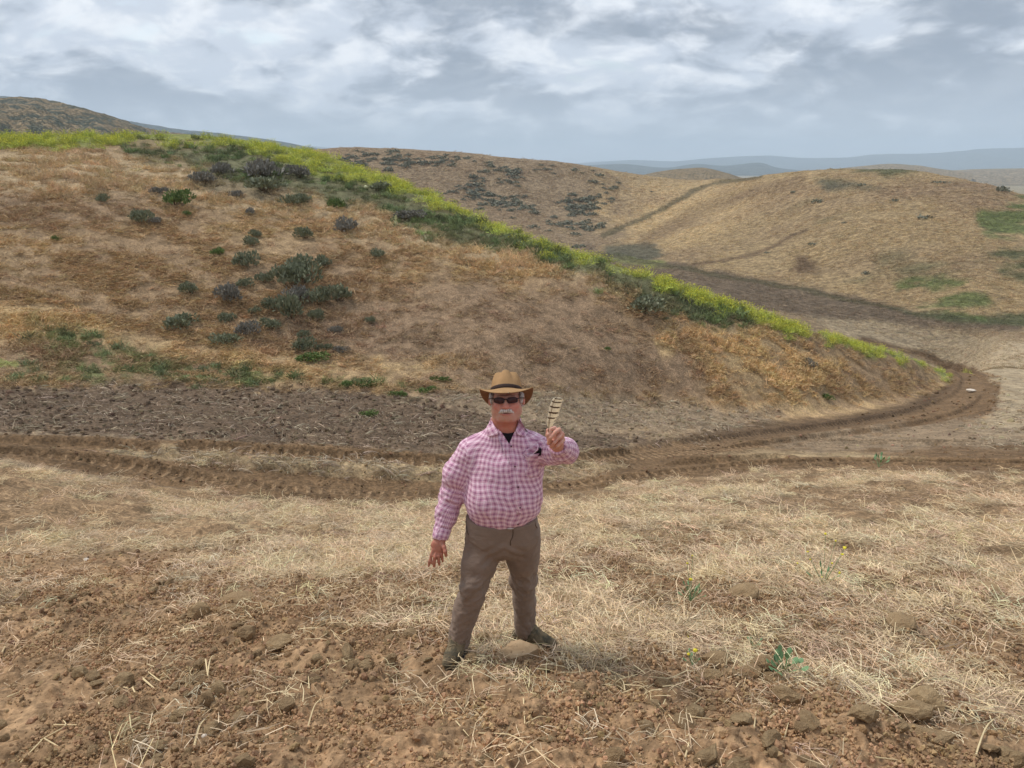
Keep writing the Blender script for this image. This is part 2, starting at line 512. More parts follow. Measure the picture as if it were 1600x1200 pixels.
def track_coords(x, y):
    """for each point: rut depth mask, cleat mask, distance along and signed distance across the nearest track"""
    n = len(x)
    rut = np.zeros(n); berm = np.zeros(n); cle = np.zeros(n); al = np.zeros(n); ac = np.zeros(n)
    for pl, hw, cl in TRK:
        best = np.full(n, 1e9); s = np.zeros(n); c = np.zeros(n)
        L = 0.0
        for a, b in zip(pl[:-1], pl[1:]):
            e = b - a; ln = math.hypot(*e); e = e / ln
            wx, wy = x - a[0], y - a[1]
            t = np.clip(wx * e[0] + wy * e[1], 0, ln)
            qx, qy = wx - e[0] * t, wy - e[1] * t
            d = np.hypot(qx, qy)
            m = d < best
            best = np.where(m, d, best); s = np.where(m, L + t, s)
            c = np.where(m, wx * e[1] - wy * e[0], c)
            L += ln
        w = smooth01(best, hw * 1.15, hw * 0.8)
        rut = np.maximum(rut, w)
        berm = np.maximum(berm, smooth01(np.abs(best - hw * 1.45), hw * 0.6, 0))
        k = (w * cl) > cle
        cle = np.where(k, w * cl, cle); al = np.where(k, s, al); ac = np.where(k, c, ac)
    return rut, berm * (1 - rut), cle, al, ac


C = {k: lin(*v) for k, v in dict(
    straw=(170, 149, 116), under=(136, 112, 85), soil=(146, 119, 90), orange=(164, 133, 101), darkfield=(100, 84, 68), road=(112, 90, 66), darkroad=(88, 71, 54),
    greyclod=(142, 124, 101), green=(108, 114, 72), hill=(160, 134, 100), gold=(190, 163, 120), pale=(180, 158, 124), red=(144, 121, 97),
    must=(136, 140, 82), mustgreen=(104, 106, 78), scrub=(92, 92, 76), hillb=(148, 128, 102), hillc=(166, 143, 107), valley=(142, 123, 98),
    vbrown=(112, 97, 80), vpale=(164, 147, 120), dgreen=(86, 92, 62), cgreen=(94, 110, 62), plain=(150, 138, 112), trail=(90, 84, 60), brown=(104, 84, 64),
    hillbrown=(148, 125, 98)).items()}


def zones(x, y, zb=None):
    """all zone weights and the ground's own colour at world points"""
    x = np.asarray(x, float); y = np.asarray(y, float)
    if zb is None: zb = base_h(x, y)
    d = np.hypot(x, y); az = np.arctan2(x, y); ld = np.log(np.maximum(d, 0.3))
    px, py = project(x, y, zb)
    behind = (y < 0.4)
    px = np.where(behind, np.sign(x) * 1500 + 800, px); py = np.where(behind, 1300, py)
    n1 = fbm(az * 45, ld * 22, 4, 3); n2 = fbm(az * 45 + 90, ld * 22 + 40, 4, 5)
    n3 = fbm(az * 160, ld * 70, 3, 9)
    near_s = smooth01(d, 14, 3)
    ax = px + n1 * 46 + n3 * 8
    ay = py + n2 * (15 + 60 * near_s) + n3 * (4 + 18 * near_s)
    rx, ry = px + n1 * 8, py + n2 * 3 + n3 * 2
    front = smooth01(d / crest_d(az), 1.16, 1.08)
    right = smooth01(px, 1470, 1540)
    col = np.zeros((len(x), 3))
    w = {}

    def put(mask, c, name=None):
        nonlocal col
        m = np.clip(mask, 0, 1)[:, None]
        col = col * (1 - m) + (C[c] if isinstance(c, str) else c) * m
        if name: w[name] = m[:, 0]
    def fm(k, soft=6.0, X=ax, Y=ay):
        return smooth01(samp(SDF[k], X, Y), soft, -soft)
    def bm(k, soft=3.0, X=ax, Y=ay, S=None):
        return smooth01(samp((S or SDFB)[k], px * 0.6 + X * 0.4, py * 0.6 + Y * 0.4), soft, -soft)

    # back layer
    col[:] = C['hillc']
    hb = smooth01(px, 1010, 900)
    put(bm('cgold', 14) * 0.8, 'gold')
    put(smooth01(px + n1 * 90 + n3 * 30, 1040, 880), 'hillb')
    put(fbm(x / 22, y / 22, 4, 21) * 1.3 * (1 - bm('valley')), 'hillbrown')
    put(np.clip(fbm(x / 9, y / 9, 4, 27) * 1.5 - 0.35, 0, .6) * smooth01(px, 1100, 1350), 'dgreen')
    for k, c in (('valley', 'valley'), ('vbrown', 'vbrown'), ('vpale', 'vpale'), ('vgreen', 'green'), ('cgreen1', 'cgreen'), ('cgreen3', 'dgreen'), ('ctop', 'dgreen'), ('cscrub', 'scrub'), ('cedge', 'dgreen'), ('bdark', 'scrub'), ('bmust', 'must'), ('cbrown', 'brown')):
        put(bm(k, 5) * (0.85 if 'green' not in k else 0.85 * smooth01(fbm(x / 6, y / 4, 4, 62), -0.32, 0.12)), c)
    put(bm('cgreen2', 5) * smooth01(fbm(x / 5, y / 3, 4, 61), -0.25, 0.2) * 0.8, 'cgreen')
    put(smooth01(samp(SDFL['fold'], px, py), 10, -8) * 0.45, 'brown')
    for k in ('trail1', 'trail2', 'track'):
        put(smooth01(samp(SDFL[k], px + n1 * 6, py + n3 * 2), 2.0, -1.5) * 0.75, 'trail' if k != 'trail2' else 'brown')
    put(smooth01(d, 420, 700), 'plain')
    rb = smooth01(px, 1310, 1345) * smooth01(py, 512, 526)
    put(fm('road', 4, rx, ry) * rb, 'road'); put(smooth01(samp(SDF['road'], rx + 10, ry + 6), 0, -6) * rb * 0.5, 'darkroad')
    bcol = col.copy()
    # front layer
    col[:] = C['hill']
    put(np.clip(fbm(x / 5, y / 5, 4, 31) * 1.4, 0, 0.8), 'gold')
    put(np.clip(fbm(x / 7 + 50, y / 7, 4, 33) * 1.4, 0, 0.8), 'red')
    put(np.clip(0.45 - tuft(x, y), 0, 0.6), 'red')
    put(fm('pale', 14) * 0.75, 'pale')
    put(fm('red', 30) * 0.85, 'red')
    put(fm('gold', 12) * (0.55 + n1 * 0.6), 'gold', 'gold'); put(fm('gold2', 14) * (0.45 + n1), 'gold')
    put(fm('scrub', 10) * 0.5, 'scrub')
    put(fm('must', 6), 'must', 'must'); put(fm('mustgreen', 12) * 0.9, 'mustgreen', 'mustgreen')
    put(fm('green1', 12) * np.clip(0.5 + n3 * 1.4 + n1, 0, .9), 'green', 'green1'); put(fm('green1b', 8) * np.clip(0.25 + n3 * 1.2 + n2, 0, .8), 'green', 'green1b'); put(fm('yel1', 3) * 0.8, 'must')
    put(smooth01(py, 612, 626) * smooth01(px, 1540, 1500) * (1 - smooth01(px, 900, 1100)), 'greyclod')
    put(fm('greyclod', 10), 'greyclod', 'greyclod')
    put(fm('dark', 6, rx, ry + n3 * 12 + n1 * 5) * (1 - 0.9 * fm('greyclod', 12)), 'darkfield', 'dark')
    # pale field right of the road bend
    put(smooth01(samp(sdf_right, ax, ay + n3 * 30), 22, -14), 'vpale', 'rightfield')
    field = smooth01(samp(SDF_FIELD, ax, ay * 0.7 + ry * 0.3), 5, -5)
    put(field, 'straw', 'straw')
    put(field * smooth01(d, 10.5, 6.5) * 0.85, 'under')
    put(field * np.clip(bare(x, y), 0, 0.85), 'soil')
    soil = np.maximum(fm('soil', 22), fm('soil2', 22) * 0.8)
    put(soil, 'soil', 'soil')
    put(fm('orange', 40) * 0.75 * smooth01(n3 + n1, -0.5, 0.3), 'orange', 'orange')
    put(fm('road', 4, rx, ry), 'road', 'road')
    put(fm('dark2', 4, rx, ry) * 0.8, 'darkroad')
    put(fm('isle', 3, rx, ry) * 0.85, 'straw', 'isle'); put(fm('isle2', 4, rx, ry) * 0.7, 'straw'); put(fm('isle3', 8) * 0.75, 'greyclod')
    w['straw'] = w['straw'] * (1 - w['soil']) * (1 - w['road']) + w['isle'] * 0.7
    hillm = (1 - field) * (1 - w['road']) * (1 - w['dark']) * (1 - w['greyclod']) * (1 - w['rightfield']) * front
    w['hill'] = hillm * smooth01(py, 640, 600)
    fr = np.maximum(front, 0)[:, None]
    out = bcol * (1 - fr) + col * fr
    rb = w['road'] * rb * (1 - front)
    for k in w: w[k] = w[k] * front
    w['road'] = np.maximum(w['road'], rb)
    w['back'] = 1 - front
    w['px'] = px; w['py'] = py; w['d'] = d; w['col'] = out
    return w


SDF_FIELD = sdf_poly([(-600, 690), (0, 718), (150, 742), (250, 765), (450, 782), (600, 787), (850, 772), (1000, 755), (1200, 738), (1400, 735), (1600, 741), (2200, 745), (2200, 1400), (-600, 1400)])
sdf_right = sdf_poly([(1500, 668), (1560, 640), (1570, 606), (1540, 580), (1440, 548), (1400, 500), (2200, 500), (2200, 690), (1560, 690)])


def bare(x, y):
    return fbm(x / 1.3, y / 0.8, 4, 41) * 2.6 + fbm(x / 0.35, y / 0.25, 3, 43) * 1.3 + 0.52


def tuft(x, y):
    return smooth01(fbm(x / 1.0, y / 0.7, 4, 95), -0.16, 0.26)


def detail(x, y, w):
    d = w['d']; dn = np.clip(d / 8.0, 0.35, 1)
    h = np.zeros_like(d)
    fieldm = np.clip(w['straw'] + w['soil'], 0, 1)
    big = fbm(x / 1.7, y / 1.7, 3, 51)
    med = fbm(x / 0.42, y / 0.42, 4, 53)
    sm = fbm(x / 0.11, y / 0.11, 3, 57)
    nearm = smooth01(d, 22, 16)
    h += fieldm * (0.10 * big + 0.12 * med * (0.45 + np.abs(big)) + 0.034 * sm)
    h += w['soil'] * (0.03 * np.abs(med) + 0.026 * np.abs(sm) * 1.5 + 0.02 * fbm(x / 0.05, y / 0.05, 2, 58) * smooth01(d, 7, 4))
    rut, berm, cle, al, ac = track_coords(x, y)
    roadm = w['road']
    h += nearm * roadm * (0.02 * med)
    h += np.maximum(roadm, 0.3) * (-0.10 * rut + 0.07 * berm) * smooth01(d, 75, 60)
    h += roadm * cle * 0.018 * np.sin(al * 2 * math.pi / 0.24 + 2 * med) * smooth01(d, 30, 22)
    h += nearm * roadm * 0.018 * fbm(x / 0.2, y / 0.2, 3, 59)
    h += (w['dark'] + w['greyclod']) * (0.05 * big + 0.075 * med + 0.03 * sm * smooth01(d, 40, 25))
    hm = w['hill']
    h += hm * (0.10 * fbm(x / 5.5, y / 5.5, 3, 71) + 0.13 * fbm(x / 1.3, y / 1.0, 4, 73))
    h += w['rightfield'] * 0.08 * fbm(x / 1.5, y / 1.5, 3, 75)
    h += w['back'] * (0.9 * fbm(x / 26, y / 26, 4, 77) + 0.22 * fbm(x / 4, y / 4, 3, 79)) * smooth01(d, 60, 110)
    h *= 1 - 0.85 * np.exp(-(((x + 0.08) / 0.5) ** 2 + ((y - 4.15) / 0.36) ** 2) ** 1.5)      # trodden flat where the man stands
    return h, (rut, berm, cle, al, ac)


def H(x, y):
    x = np.atleast_1d(np.asarray(x, float)); y = np.atleast_1d(np.asarray(y, float))
    zb = base_h(x, y)
    w = zones(x, y, zb)
    return zb + detail(x, y, w)[0]


# ------------------------------------------------------------------ ground sheet
cols = np.concatenate([np.linspace(-math.pi, -0.72, 60)[:-1], np.arctan(np.linspace(math.tan(-0.72), math.tan(0.72), 860)), np.linspace(0.72, math.pi, 60)[1:]])
rows = np.exp(np.concatenate([np.linspace(math.log(0.3), math.log(2.3), 14)[:-1], np.linspace(math.log(2.3), math.log(13), 380)[:-1], np.linspace(math.log(13), math.log(26), 190)[:-1],
                              np.linspace(math.log(26), math.log(60), 230)[:-1], np.linspace(math.log(60), math.log(420), 170)[:-1], np.linspace(math.log(420), math.log(9400), 30)]))
CA, RD = np.meshgrid(cols, rows)
GX, GY = (np.sin(CA) * RD).ravel(), (np.cos(CA) * RD).ravel()
ZW = zones(GX, GY)
dh, (rut, berm, cle, al, ac) = detail(GX, GY, ZW)
GZ = base_h(GX, GY) + dh
nr, nc = len(rows), len(cols)
ii = (np.arange(nr - 1)[:, None] * nc + np.arange(nc - 1)[None, :]).ravel()
F = np.stack([ii, ii + nc, ii + nc + 1, ii + 1], 1)[:, ::-1]
gcol = ZW['col'] * (1 - 0.12 * (cle * 0)[:, None])
terrain = mesh_obj('ground', np.stack([GX, GY, GZ], 1), F, smooth=True)
# close the small hole under the camera
vattr(terrain, 'tint', gcol, 'FLOAT_COLOR')
strawv = np.clip(ZW['straw'] + ZW['hill'] + 0.6 * ZW['greyclod'] + 0.4 * ZW['rightfield'], 0, 1)
vattr(terrain, 'mix', np.stack([strawv, np.clip(ZW['soil'] + ZW['road'] + ZW['dark'], 0, 1), smooth01(RD.ravel(), 60, 100)], 1), 'FLOAT_VECTOR')
vattr(terrain, 'trk', np.stack([al, ac, cle * ZW['road'] * (1 - 0.6 * ZW['isle'])], 1), 'FLOAT_VECTOR')
tag(terrain, 'rolling dry ground with dozed dirt tracks, stubble and grassy slopes', kind='structure')


def new_mat(name):
    m = bpy.data.materials.new(name); m.use_nodes = True
    t = m.node_tree
    for n in list(t.nodes): t.nodes.remove(n)
    N = NT(t)
    bs = N.n('ShaderNodeBsdfPrincipled'); out = N.n('ShaderNodeOutputMaterial')
    t.links.new(bs.outputs[0], out.inputs[0])
    bs.inputs['Roughness'].default_value = 0.9
    bs.inputs['Specular IOR Level'].default_value = 0.15
    return m, N, bs


def attr(N, name, out='Color', typ='GEOMETRY'):
    a = N.n('ShaderNodeAttribute', attribute_name=name, attribute_type=typ)
    return a.outputs[out]


def bump(N, height, strength, dist, normal=None):
    b = N.n('ShaderNodeBump')
    N.put(b.inputs['Strength'], strength); N.put(b.inputs['Distance'], dist); N.put(b.inputs['Height'], height)
    if normal is not None: N.put(b.inputs['Normal'], normal)
    return b.outputs[0]


m, N, bs = new_mat('ground')
pos = N.n('ShaderNodeTexCoord').outputs['Object']
tint = attr(N, 'tint'); mixv = N.n('ShaderNodeSeparateXYZ'); N.put(mixv.inputs[0], attr(N, 'mix', 'Vector'))
w_st, w_so, w_far = mixv.outputs
# straw-like streaks: stretched, warped noise in two directions
wp = N.vmath('ADD', pos, N.scale(N.noise(pos, 1.2, 3, out=1), 0.5))
s1 = N.noise(N.mapping(wp, scale=(9, 34, 9), rot=(0, 0, 0.5)), 1.0, 4, 0.6)
s2 = N.noise(N.mapping(wp, scale=(40, 10, 9), rot=(0, 0, 0.3)), 1.0, 4, 0.6)
st = N.math('MAXIMUM', s1, s2)
g1 = N.noise(pos, 14, 5, 0.65); g2 = N.noise(pos, 2.2, 5, 0.6); g3 = N.noise(pos, 0.35, 5, 0.6)
vor = N.n('ShaderNodeTexVoronoi'); N.put(vor.inputs['Vector'], N.vmath('ADD', pos, N.scale(N.noise(pos, 9, 3, out=1), 0.08))); vor.inputs['Scale'].default_value = 16
fine_s = N.ramp(st, 0.45, 0.70, 0.60, 1.40)
fine_g = N.math('MULTIPLY', N.ramp(g1, 0.32, 0.68, 0.62, 1.34), N.ramp(vor.outputs['Distance'], 0.0, 0.6, 0.86, 1.14))
v1 = N.math('ADD', N.math('MULTIPLY', fine_s, w_st), N.math('MULTIPLY', fine_g, N.math('SUBTRACT', 1.0, w_st)))
v2 = N.ramp(g2, 0.32, 0.68, 0.74, 1.24)
far1 = N.noise(N.mapping(pos, scale=(1, 1.0, 1)), 0.9, 6, 0.68)
v3 = N.math('ADD', N.math('MULTIPLY', N.ramp(far1, 0.33, 0.66, 0.66, 1.3), w_far), N.math('SUBTRACT', 1.0, w_far))
val = N.math('MULTIPLY', N.math('MULTIPLY', v1, v2), N.math('MULTIPLY', v3, N.ramp(g3, 0.3, 0.7, 0.9, 1.1)))
# cleat marks pressed by the dozer: pale dry crumbs on the ribs
tk = N.n('ShaderNodeSeparateXYZ'); N.put(tk.inputs[0], attr(N, 'trk', 'Vector'))
ph = N.math('ADD', N.math('MULTIPLY', tk.outputs[0], 2 * math.pi / 0.24), N.math('MULTIPLY', g2, 2.0))
cl = N.math('MULTIPLY', N.ramp(N.math('SINE', ph), -0.2, 0.8), N.math('MULTIPLY', tk.outputs[2], N.ramp(g1, 0.38, 0.6, 0.35, 1.0)))
col = N.mix(1.0, tint, N.math('MULTIPLY', val, 1.0), 'MULTIPLY')
cc = N.n('ShaderNodeCombineColor')
for i in range(3): N.put(cc.inputs[i], val)
col = N.mix(1.0, tint, cc.outputs[0], 'MULTIPLY')
hue = N.noise(pos, 5.0, 4, 0.6)
col = N.mix(N.math('MULTIPLY', N.ramp(hue, 0.5, 0.75), 0.25), col, N.mix(1.0, col, (1.12, 0.98, 0.84), 'MULTIPLY'))
col = N.mix(N.math('MULTIPLY', cl, 0.75), col, tuple(lin(178, 148, 114)))
N.put(bs.inputs['Base Color'], col)
hgt = N.math('ADD', N.math('MULTIPLY', N.math('MULTIPLY', st, w_st), 0.5), N.math('ADD', N.math('MULTIPLY', g1, 0.6), N.math('MULTIPLY', cl, 0.9)))
hfar = N.math('MULTIPLY', far1, w_far)
nrm = bump(N, hgt, 0.75, 0.05)
nrm = bump(N, g2, 0.5, 0.16, nrm)
nrm = bump(N, hfar, 0.9, 1.6, nrm)
N.put(bs.inputs['Normal'], nrm)
terrain.data.materials.append(m)


# ------------------------------------------------------------------ hills and mountains far behind
def ridge(name, pts, dist, front, back, zfoot, colours, label, bumps=0.05, nx=150, ny=26, seed=5, rs=1.0):
    """a long hill whose skyline stands at `dist` metres, with a front slope and a back slope"""
    p = np.array(pts, float)
    az, t = pray(p[:, 0], p[:, 1])
    a = np.linspace(az[0], az[-1], nx)
    tt = pchip1(az, t, a)
    zc_ = tt * dist
    v = np.concatenate([np.linspace(0, 1, ny), np.linspace(1, 2, 8)[1:]])
    A, V = np.meshgrid(a, v)
    D = np.where(V <= 1, front + (dist - front) * V, dist + (back - dist) * (V - 1))
    edge = smooth01(np.minimum(A - a[0], a[-1] - A), 0, (a[-1] - a[0]) * 0.06)
    prof = np.where(V <= 1, np.sin(np.clip(V, 0, 1) * math.pi / 2) ** 1.15, 1 - (V - 1) ** 1.5)
    crest = zfoot + (zc_[None, :] - zfoot) * prof
    X, Y = np.sin(A) * D, np.cos(A) * D
    hh = (zc_[None, :] - zfoot)
    gl = np.abs(fbm(X / (dist * 0.045 * rs), Y / (dist * 0.10 * rs), 4, seed)) * 2
    Z = crest - hh * gl * bumps * 6 * np.sin(np.clip(V, 0, 1) * math.pi) + hh * bumps * 0.25 * fbm(X / (dist * 0.012), Y / (dist * 0.012), 3, seed + 3)
    n = len(a)
    i = (np.arange(len(v) - 1)[:, None] * n + np.arange(n - 1)[None, :]).ravel()
    F = np.stack([i, i + 1, i + n + 1, i + n], 1)
    o = mesh_obj(name, np.stack([X.ravel(), Y.ravel(), Z.ravel()], 1), F, smooth=True)
    m, N, bs = new_mat(name)
    pos = N.n('ShaderNodeTexCoord').outputs['Object']
    k = 60.0 / dist
    f = N.ramp(N.noise(pos, k, 6, 0.62), 0.42, 0.58)
    f2 = N.ramp(N.noise(pos, k * 7, 4, 0.65), 0.45, 0.62)
    c = N.mix(f, tuple(colours[0]), tuple(colours[1]))
    c = N.mix(N.math('MULTIPLY', f2, 0.6), c, tuple(colours[2]))
    N.put(bs.inputs['Base Color'], c)
    N.put(bs.inputs['Normal'], bump(N, f2, 0.7, dist * 0.004))
    o.data.materials.append(m)
    tag(o, label, kind='structure')
    return o


cs, ct, cd = lin(92, 96, 84), lin(150, 132, 104), lin(66, 74, 64)
ridge('hills', [(-1500, 118), (-900, 104), (-500, 116), (-200, 138), (0, 155), (50, 158), (150, 179), (250, 206), (330, 216), (420, 230), (500, 244)], 430, 130, 560, -14, (cs, ct, cd),
      'scrub covered hill rising behind the mustard crest', seed=4, bumps=0.035, nx=260, ny=50)
ridge('hills', [(-1200, 90), (-400, 120), (0, 150), (90, 166), (160, 180), (210, 191), (300, 204), (350, 209), (420, 218), (480, 229), (540, 240)], 2600, 1900, 3000, -40, (cd, cs, cd * 0.8),
      'hazy blue ridge behind the scrub covered hill', seed=8)
ridge('mountains', [(300, 236), (420, 226), (480, 228), (560, 236), (700, 250), (800, 256), (880, 256), (930, 253), (990, 250), (1050, 252), (1110, 247), (1200, 243), (1260, 247), (1320, 246), (1370, 241), (1440, 240), (1500, 236), (1540, 232), (1600, 231), (1700, 226), (1900, 222), (2200, 236)],
      8200, 6900, 9200, -24, (cd * 0.8, cs * 0.8, cd * 0.7), 'pale blue mountain range on the horizon', seed=12, nx=320, bumps=0.06)
ridge('hills', [(880, 262), (925, 258), (970, 256), (1040, 262), (1090, 256), (1130, 259), (1185, 254), (1215, 262), (1260, 267)], 4300, 3500, 4800, -24, (cd, cs, cd * 0.8),
      'low blue hills in front of the mountain range', seed=16, nx=160)
ridge('hills', [(1000, 274), (1030, 268), (1060, 264), (1095, 262), (1135, 270), (1160, 278), (1200, 284)], 520, 430, 600, -16, (ct * 1.1, ct, cs),
      'small tan knoll behind the saddle of the ridge', seed=21, nx=90)
ridge('hills', [(1260, 270), (1300, 265), (1350, 259), (1390, 256), (1430, 258), (1470, 264), (1520, 270)], 1500, 1100, 1700, -24, (ct * 1.25, ct * 1.1, cs),
      'pale grassy hill beyond the right hand knoll', seed=25, nx=110)
ridge('hills', [(1440, 272), (1490, 266), (1540, 264), (1600, 263), (1700, 259), (1900, 262), (2200, 270)], 1900, 1500, 2200, -24, (ct * 1.3, ct * 1.1, cs),
      'low pale hill at the edge of the plain', seed=29, nx=110)

# ------------------------------------------------------------------ haze
hm = bpy.data.materials.new('haze'); hm.use_nodes = True
t = hm.node_tree
for n in list(t.nodes): t.nodes.remove(n)
N = NT(t)
pv = N.n('ShaderNodeVolumePrincipled'); out = N.n('ShaderNodeOutputMaterial')
pv.inputs['Color'].default_value = (0.70, 0.85, 1.0, 1)
pv.inputs['Density'].default_value = 0.00021
pv.inputs['Anisotropy'].default_value = 0.0
t.links.new(pv.outputs[0], out.inputs['Volume'])
hx, z0, z1 = 9900.0, -65.0, 330.0
vs = [(sx * hx, sy * hx, z) for z in (z0, z1) for sx, sy in ((-1, -1), (1, -1), (1, 1), (-1, 1))]
hz_o = mesh_obj('haze', vs, [[0, 3, 2, 1], [4, 5, 6, 7], [0, 1, 5, 4], [1, 2, 6, 5], [2, 3, 7, 6], [3, 0, 4, 7]], hm)
tag(hz_o, 'thin bluish haze in the air over the far hills', kind='stuff')


# ------------------------------------------------------------------ scattering of countless small things
def scatter_tree(protos):
    g = bpy.data.node_groups.new('scatter', 'GeometryNodeTree')
    g.interface.new_socket('Geometry', in_out='INPUT', socket_type='NodeSocketGeometry')
    g.interface.new_socket('Geometry', in_out='OUTPUT', socket_type='NodeSocketGeometry')
    N = g.nodes.new
    gi, go = N('NodeGroupInput'), N('NodeGroupOutput')
    iop = N('GeometryNodeInstanceOnPoints')
    gti = N('GeometryNodeGeometryToInstance')
    for p in reversed(protos):
        oi = N('GeometryNodeObjectInfo'); oi.transform_space = 'ORIGINAL'
        oi.inputs['Object'].default_value = p
        oi.inputs['As Instance'].default_value = True
        g.links.new(oi.outputs['Geometry'], gti.inputs[0])
    g.links.new(gi.outputs[0], iop.inputs['Points'])
    g.links.new(gti.outputs[0], iop.inputs['Instance'])
    iop.inputs['Pick Instance'].default_value = True
    def at(nm, typ):
        a = N('GeometryNodeInputNamedAttribute'); a.data_type = typ; a.inputs['Name'].default_value = nm
        return a.outputs['Attribute']
    g.links.new(at('pick', 'INT'), iop.inputs['Instance Index'])
    g.links.new(at('rot', 'FLOAT_VECTOR'), iop.inputs['Rotation'])
    g.links.new(at('size', 'FLOAT_VECTOR'), iop.inputs['Scale'])
    g.links.new(iop.outputs[0], go.inputs[0])
    return g


def scatter(name, pts, rot, size, tint, protos, label):
    n = len(pts)
    me = bpy.data.meshes.new(name)
    me.vertices.add(n); me.vertices.foreach_set('co', np.asarray(pts, np.float32).ravel())
    o = bpy.data.objects.new(name, me); COL.objects.link(o)
    vattr(o, 'rot', rot, 'FLOAT_VECTOR')
    size = np.asarray(size, np.float32)
    if size.ndim == 1: size = np.repeat(size[:, None], 3, 1)
    vattr(o, 'size', size, 'FLOAT_VECTOR')
    vattr(o, 'tint', tint, 'FLOAT_COLOR')
    a = me.attributes.new('pick', 'INT', 'POINT'); a.data.foreach_set('value', RNG.integers(0, len(protos), n).astype(np.int32))
    md = o.modifiers.new('scatter', 'NODES'); md.node_group = scatter_tree(protos)
    tag(o, label, kind='stuff')
    print('scatter', name, n)
    return o


def proto(name, v, f, mats, midx=None, smooth=False):
    me = bpy.data.meshes.new(name)
    me.from_pydata([tuple(p) for p in v], [], [list(q) for q in f]); me.update()
    for q in (mats if isinstance(mats, list) else [mats]): me.materials.append(q)
    if midx is not None: me.polygons.foreach_set('material_index', np.array(midx, np.int32))
    if smooth: me.polygons.foreach_set('use_smooth', np.ones(len(f), bool))
    return bpy.data.objects.new(name, me)


def tint_mat(name, lo=0.75, hi=1.25, nscale=3.0, rough=0.85, transl=0.0, base=None):
    """colour comes from the instance's own tint, varied a little along and between blades"""
    m, N, bs = new_mat(name)
    c = attr(N, 'tint', typ='INSTANCER') if base is None else None
    pos = N.n('ShaderNodeTexCoord').outputs['Object']
    v = N.ramp(N.noise(pos, nscale, 2, 0.6), 0.3, 0.7, lo, hi)
    rnd = N.n('ShaderNodeNewGeometry').outputs['Random Per Island']
    v = N.math('MULTIPLY', v, N.ramp(rnd, 0, 1, 0.75, 1.2, smooth=False))
    cc = N.n('ShaderNodeCombineColor')
    for i in range(3): N.put(cc.inputs[i], v)
    col = N.mix(1.0, c if c is not None else tuple(base), cc.outputs[0], 'MULTIPLY')
    N.put(bs.inputs['Base Color'], col)
    bs.inputs['Roughness'].default_value = rough
    return m


M_straw = tint_mat('dry_straw', 0.85, 1.15, 9.0)
M_grass = tint_mat('dry_grass', 0.85, 1.15, 2.0)
M_clod = None
m, N, bs = new_mat('earth_clod')
c = attr(N, 'tint', typ='INSTANCER')
pos = N.n('ShaderNodeTexCoord').outputs['Object']
cc = N.n('ShaderNodeCombineColor')
nz = N.noise(pos, 3.0, 5, 0.65)
v = N.ramp(nz, 0.3, 0.7, 0.85, 1.2)
for i in range(3): N.put(cc.inputs[i], v)
N.put(bs.inputs['Base Color'], N.mix(1.0, c, cc.outputs[0], 'MULTIPLY'))
N.put(bs.inputs['Normal'], bump(N, N.noise(pos, 7.0, 4, 0.7), 0.5, 0.03))
M_clod = m


def blades(n, spread, length, width, elev, bend=0.35, seed=1, tip=0.25, jit=0.4, upbase=0.0):
    r = np.random.default_rng(seed)
    V, Fc = [], []
    for i in range(n):
        a = r.uniform(0, 2 * math.pi); rr = spread * math.sqrt(r.uniform())
        p = np.array([math.cos(a) * rr, math.sin(a) * rr, r.uniform(0, upbase)])
        az = r.uniform(0, 2 * math.pi); el = r.uniform(*elev)
        L = length * r.uniform(1 - jit, 1 + jit)
        d = np.array([math.cos(az) * math.cos(el), math.sin(az) * math.cos(el), math.sin(el)])
        side = np.cross(d, np.array([math.sin(az * 3), math.cos(az * 5), 0.8])); side /= np.linalg.norm(side) + 1e-9
        w = width * r.uniform(0.7, 1.3)
        bd = np.array([r.normal() * 0.5, r.normal() * 0.5, -abs(r.normal())]) * bend
        q1 = p + d * L * 0.55
        d2 = d + bd; d2 /= np.linalg.norm(d2)
        q2 = q1 + d2 * L * 0.45
        b = len(V)
        V += [p - side * w / 2, p + side * w / 2, q1 + side * w * 0.42, q1 - side * w * 0.42, q2 + side * w * tip / 2, q2 - side * w * tip / 2]
        Fc += [(b, b + 1, b + 2, b + 3), (b + 3, b + 2, b + 4, b + 5)]
    return np.array(V), Fc


def rock_mesh(seed, sub=1, rough=0.28, flat=0.75):
    import bmesh
    bm = bmesh.new(); bmesh.ops.create_icosphere(bm, subdivisions=sub, radius=0.5)
    r = np.random.default_rng(seed)
    sc = r.uniform(0.75, 1.25, 3) * np.array([1, 1, flat])
    cuts = [(Vector(r.normal(size=3)).normalized(), r.uniform(0.30, 0.46)) for _ in range(6)]
    for v in bm.verts:
        c = v.co.copy()
        for nrm_, dd in cuts:
            e = c.dot(nrm_) - dd
            if e > 0: c -= nrm_ * e
        c *= 1 + r.uniform(-rough, rough) * 0.5
        v.co = Vector((c.x * sc[0], c.y * sc[1], c.z * sc[2]))
    V = [tuple(v.co) for v in bm.verts]; Fc = [[v.index for v in f.verts] for f in bm.faces]
    bm.free()
    return V, Fc


def sample_screen(n, px, py, front=True):
    """random ground points spread evenly over a window of the view, with their zones"""
    X = RNG.uniform(px[0], px[1], n); Y = RNG.uniform(py[0], py[1], n)
    p = ground(X, Y)
    w = zones(p[:, 0], p[:, 1], p[:, 2])
    p[:, 2] += detail(p[:, 0], p[:, 1], w)[0]
    return p, w


def sample_area(n, d0, d1, azm=0.66):
    az = RNG.uniform(-azm, azm, n); d = np.sqrt(RNG.uniform(d0 * d0, d1 * d1, n))
    x, y = np.sin(az) * d, np.cos(az) * d
    zb = base_h(x, y); w = zones(x, y, zb)
    return np.stack([x, y, zb + detail(x, y, w)[0]], 1), w


def sel(p, w, m):
    return p[m], {k: v[m] for k, v in w.items()}


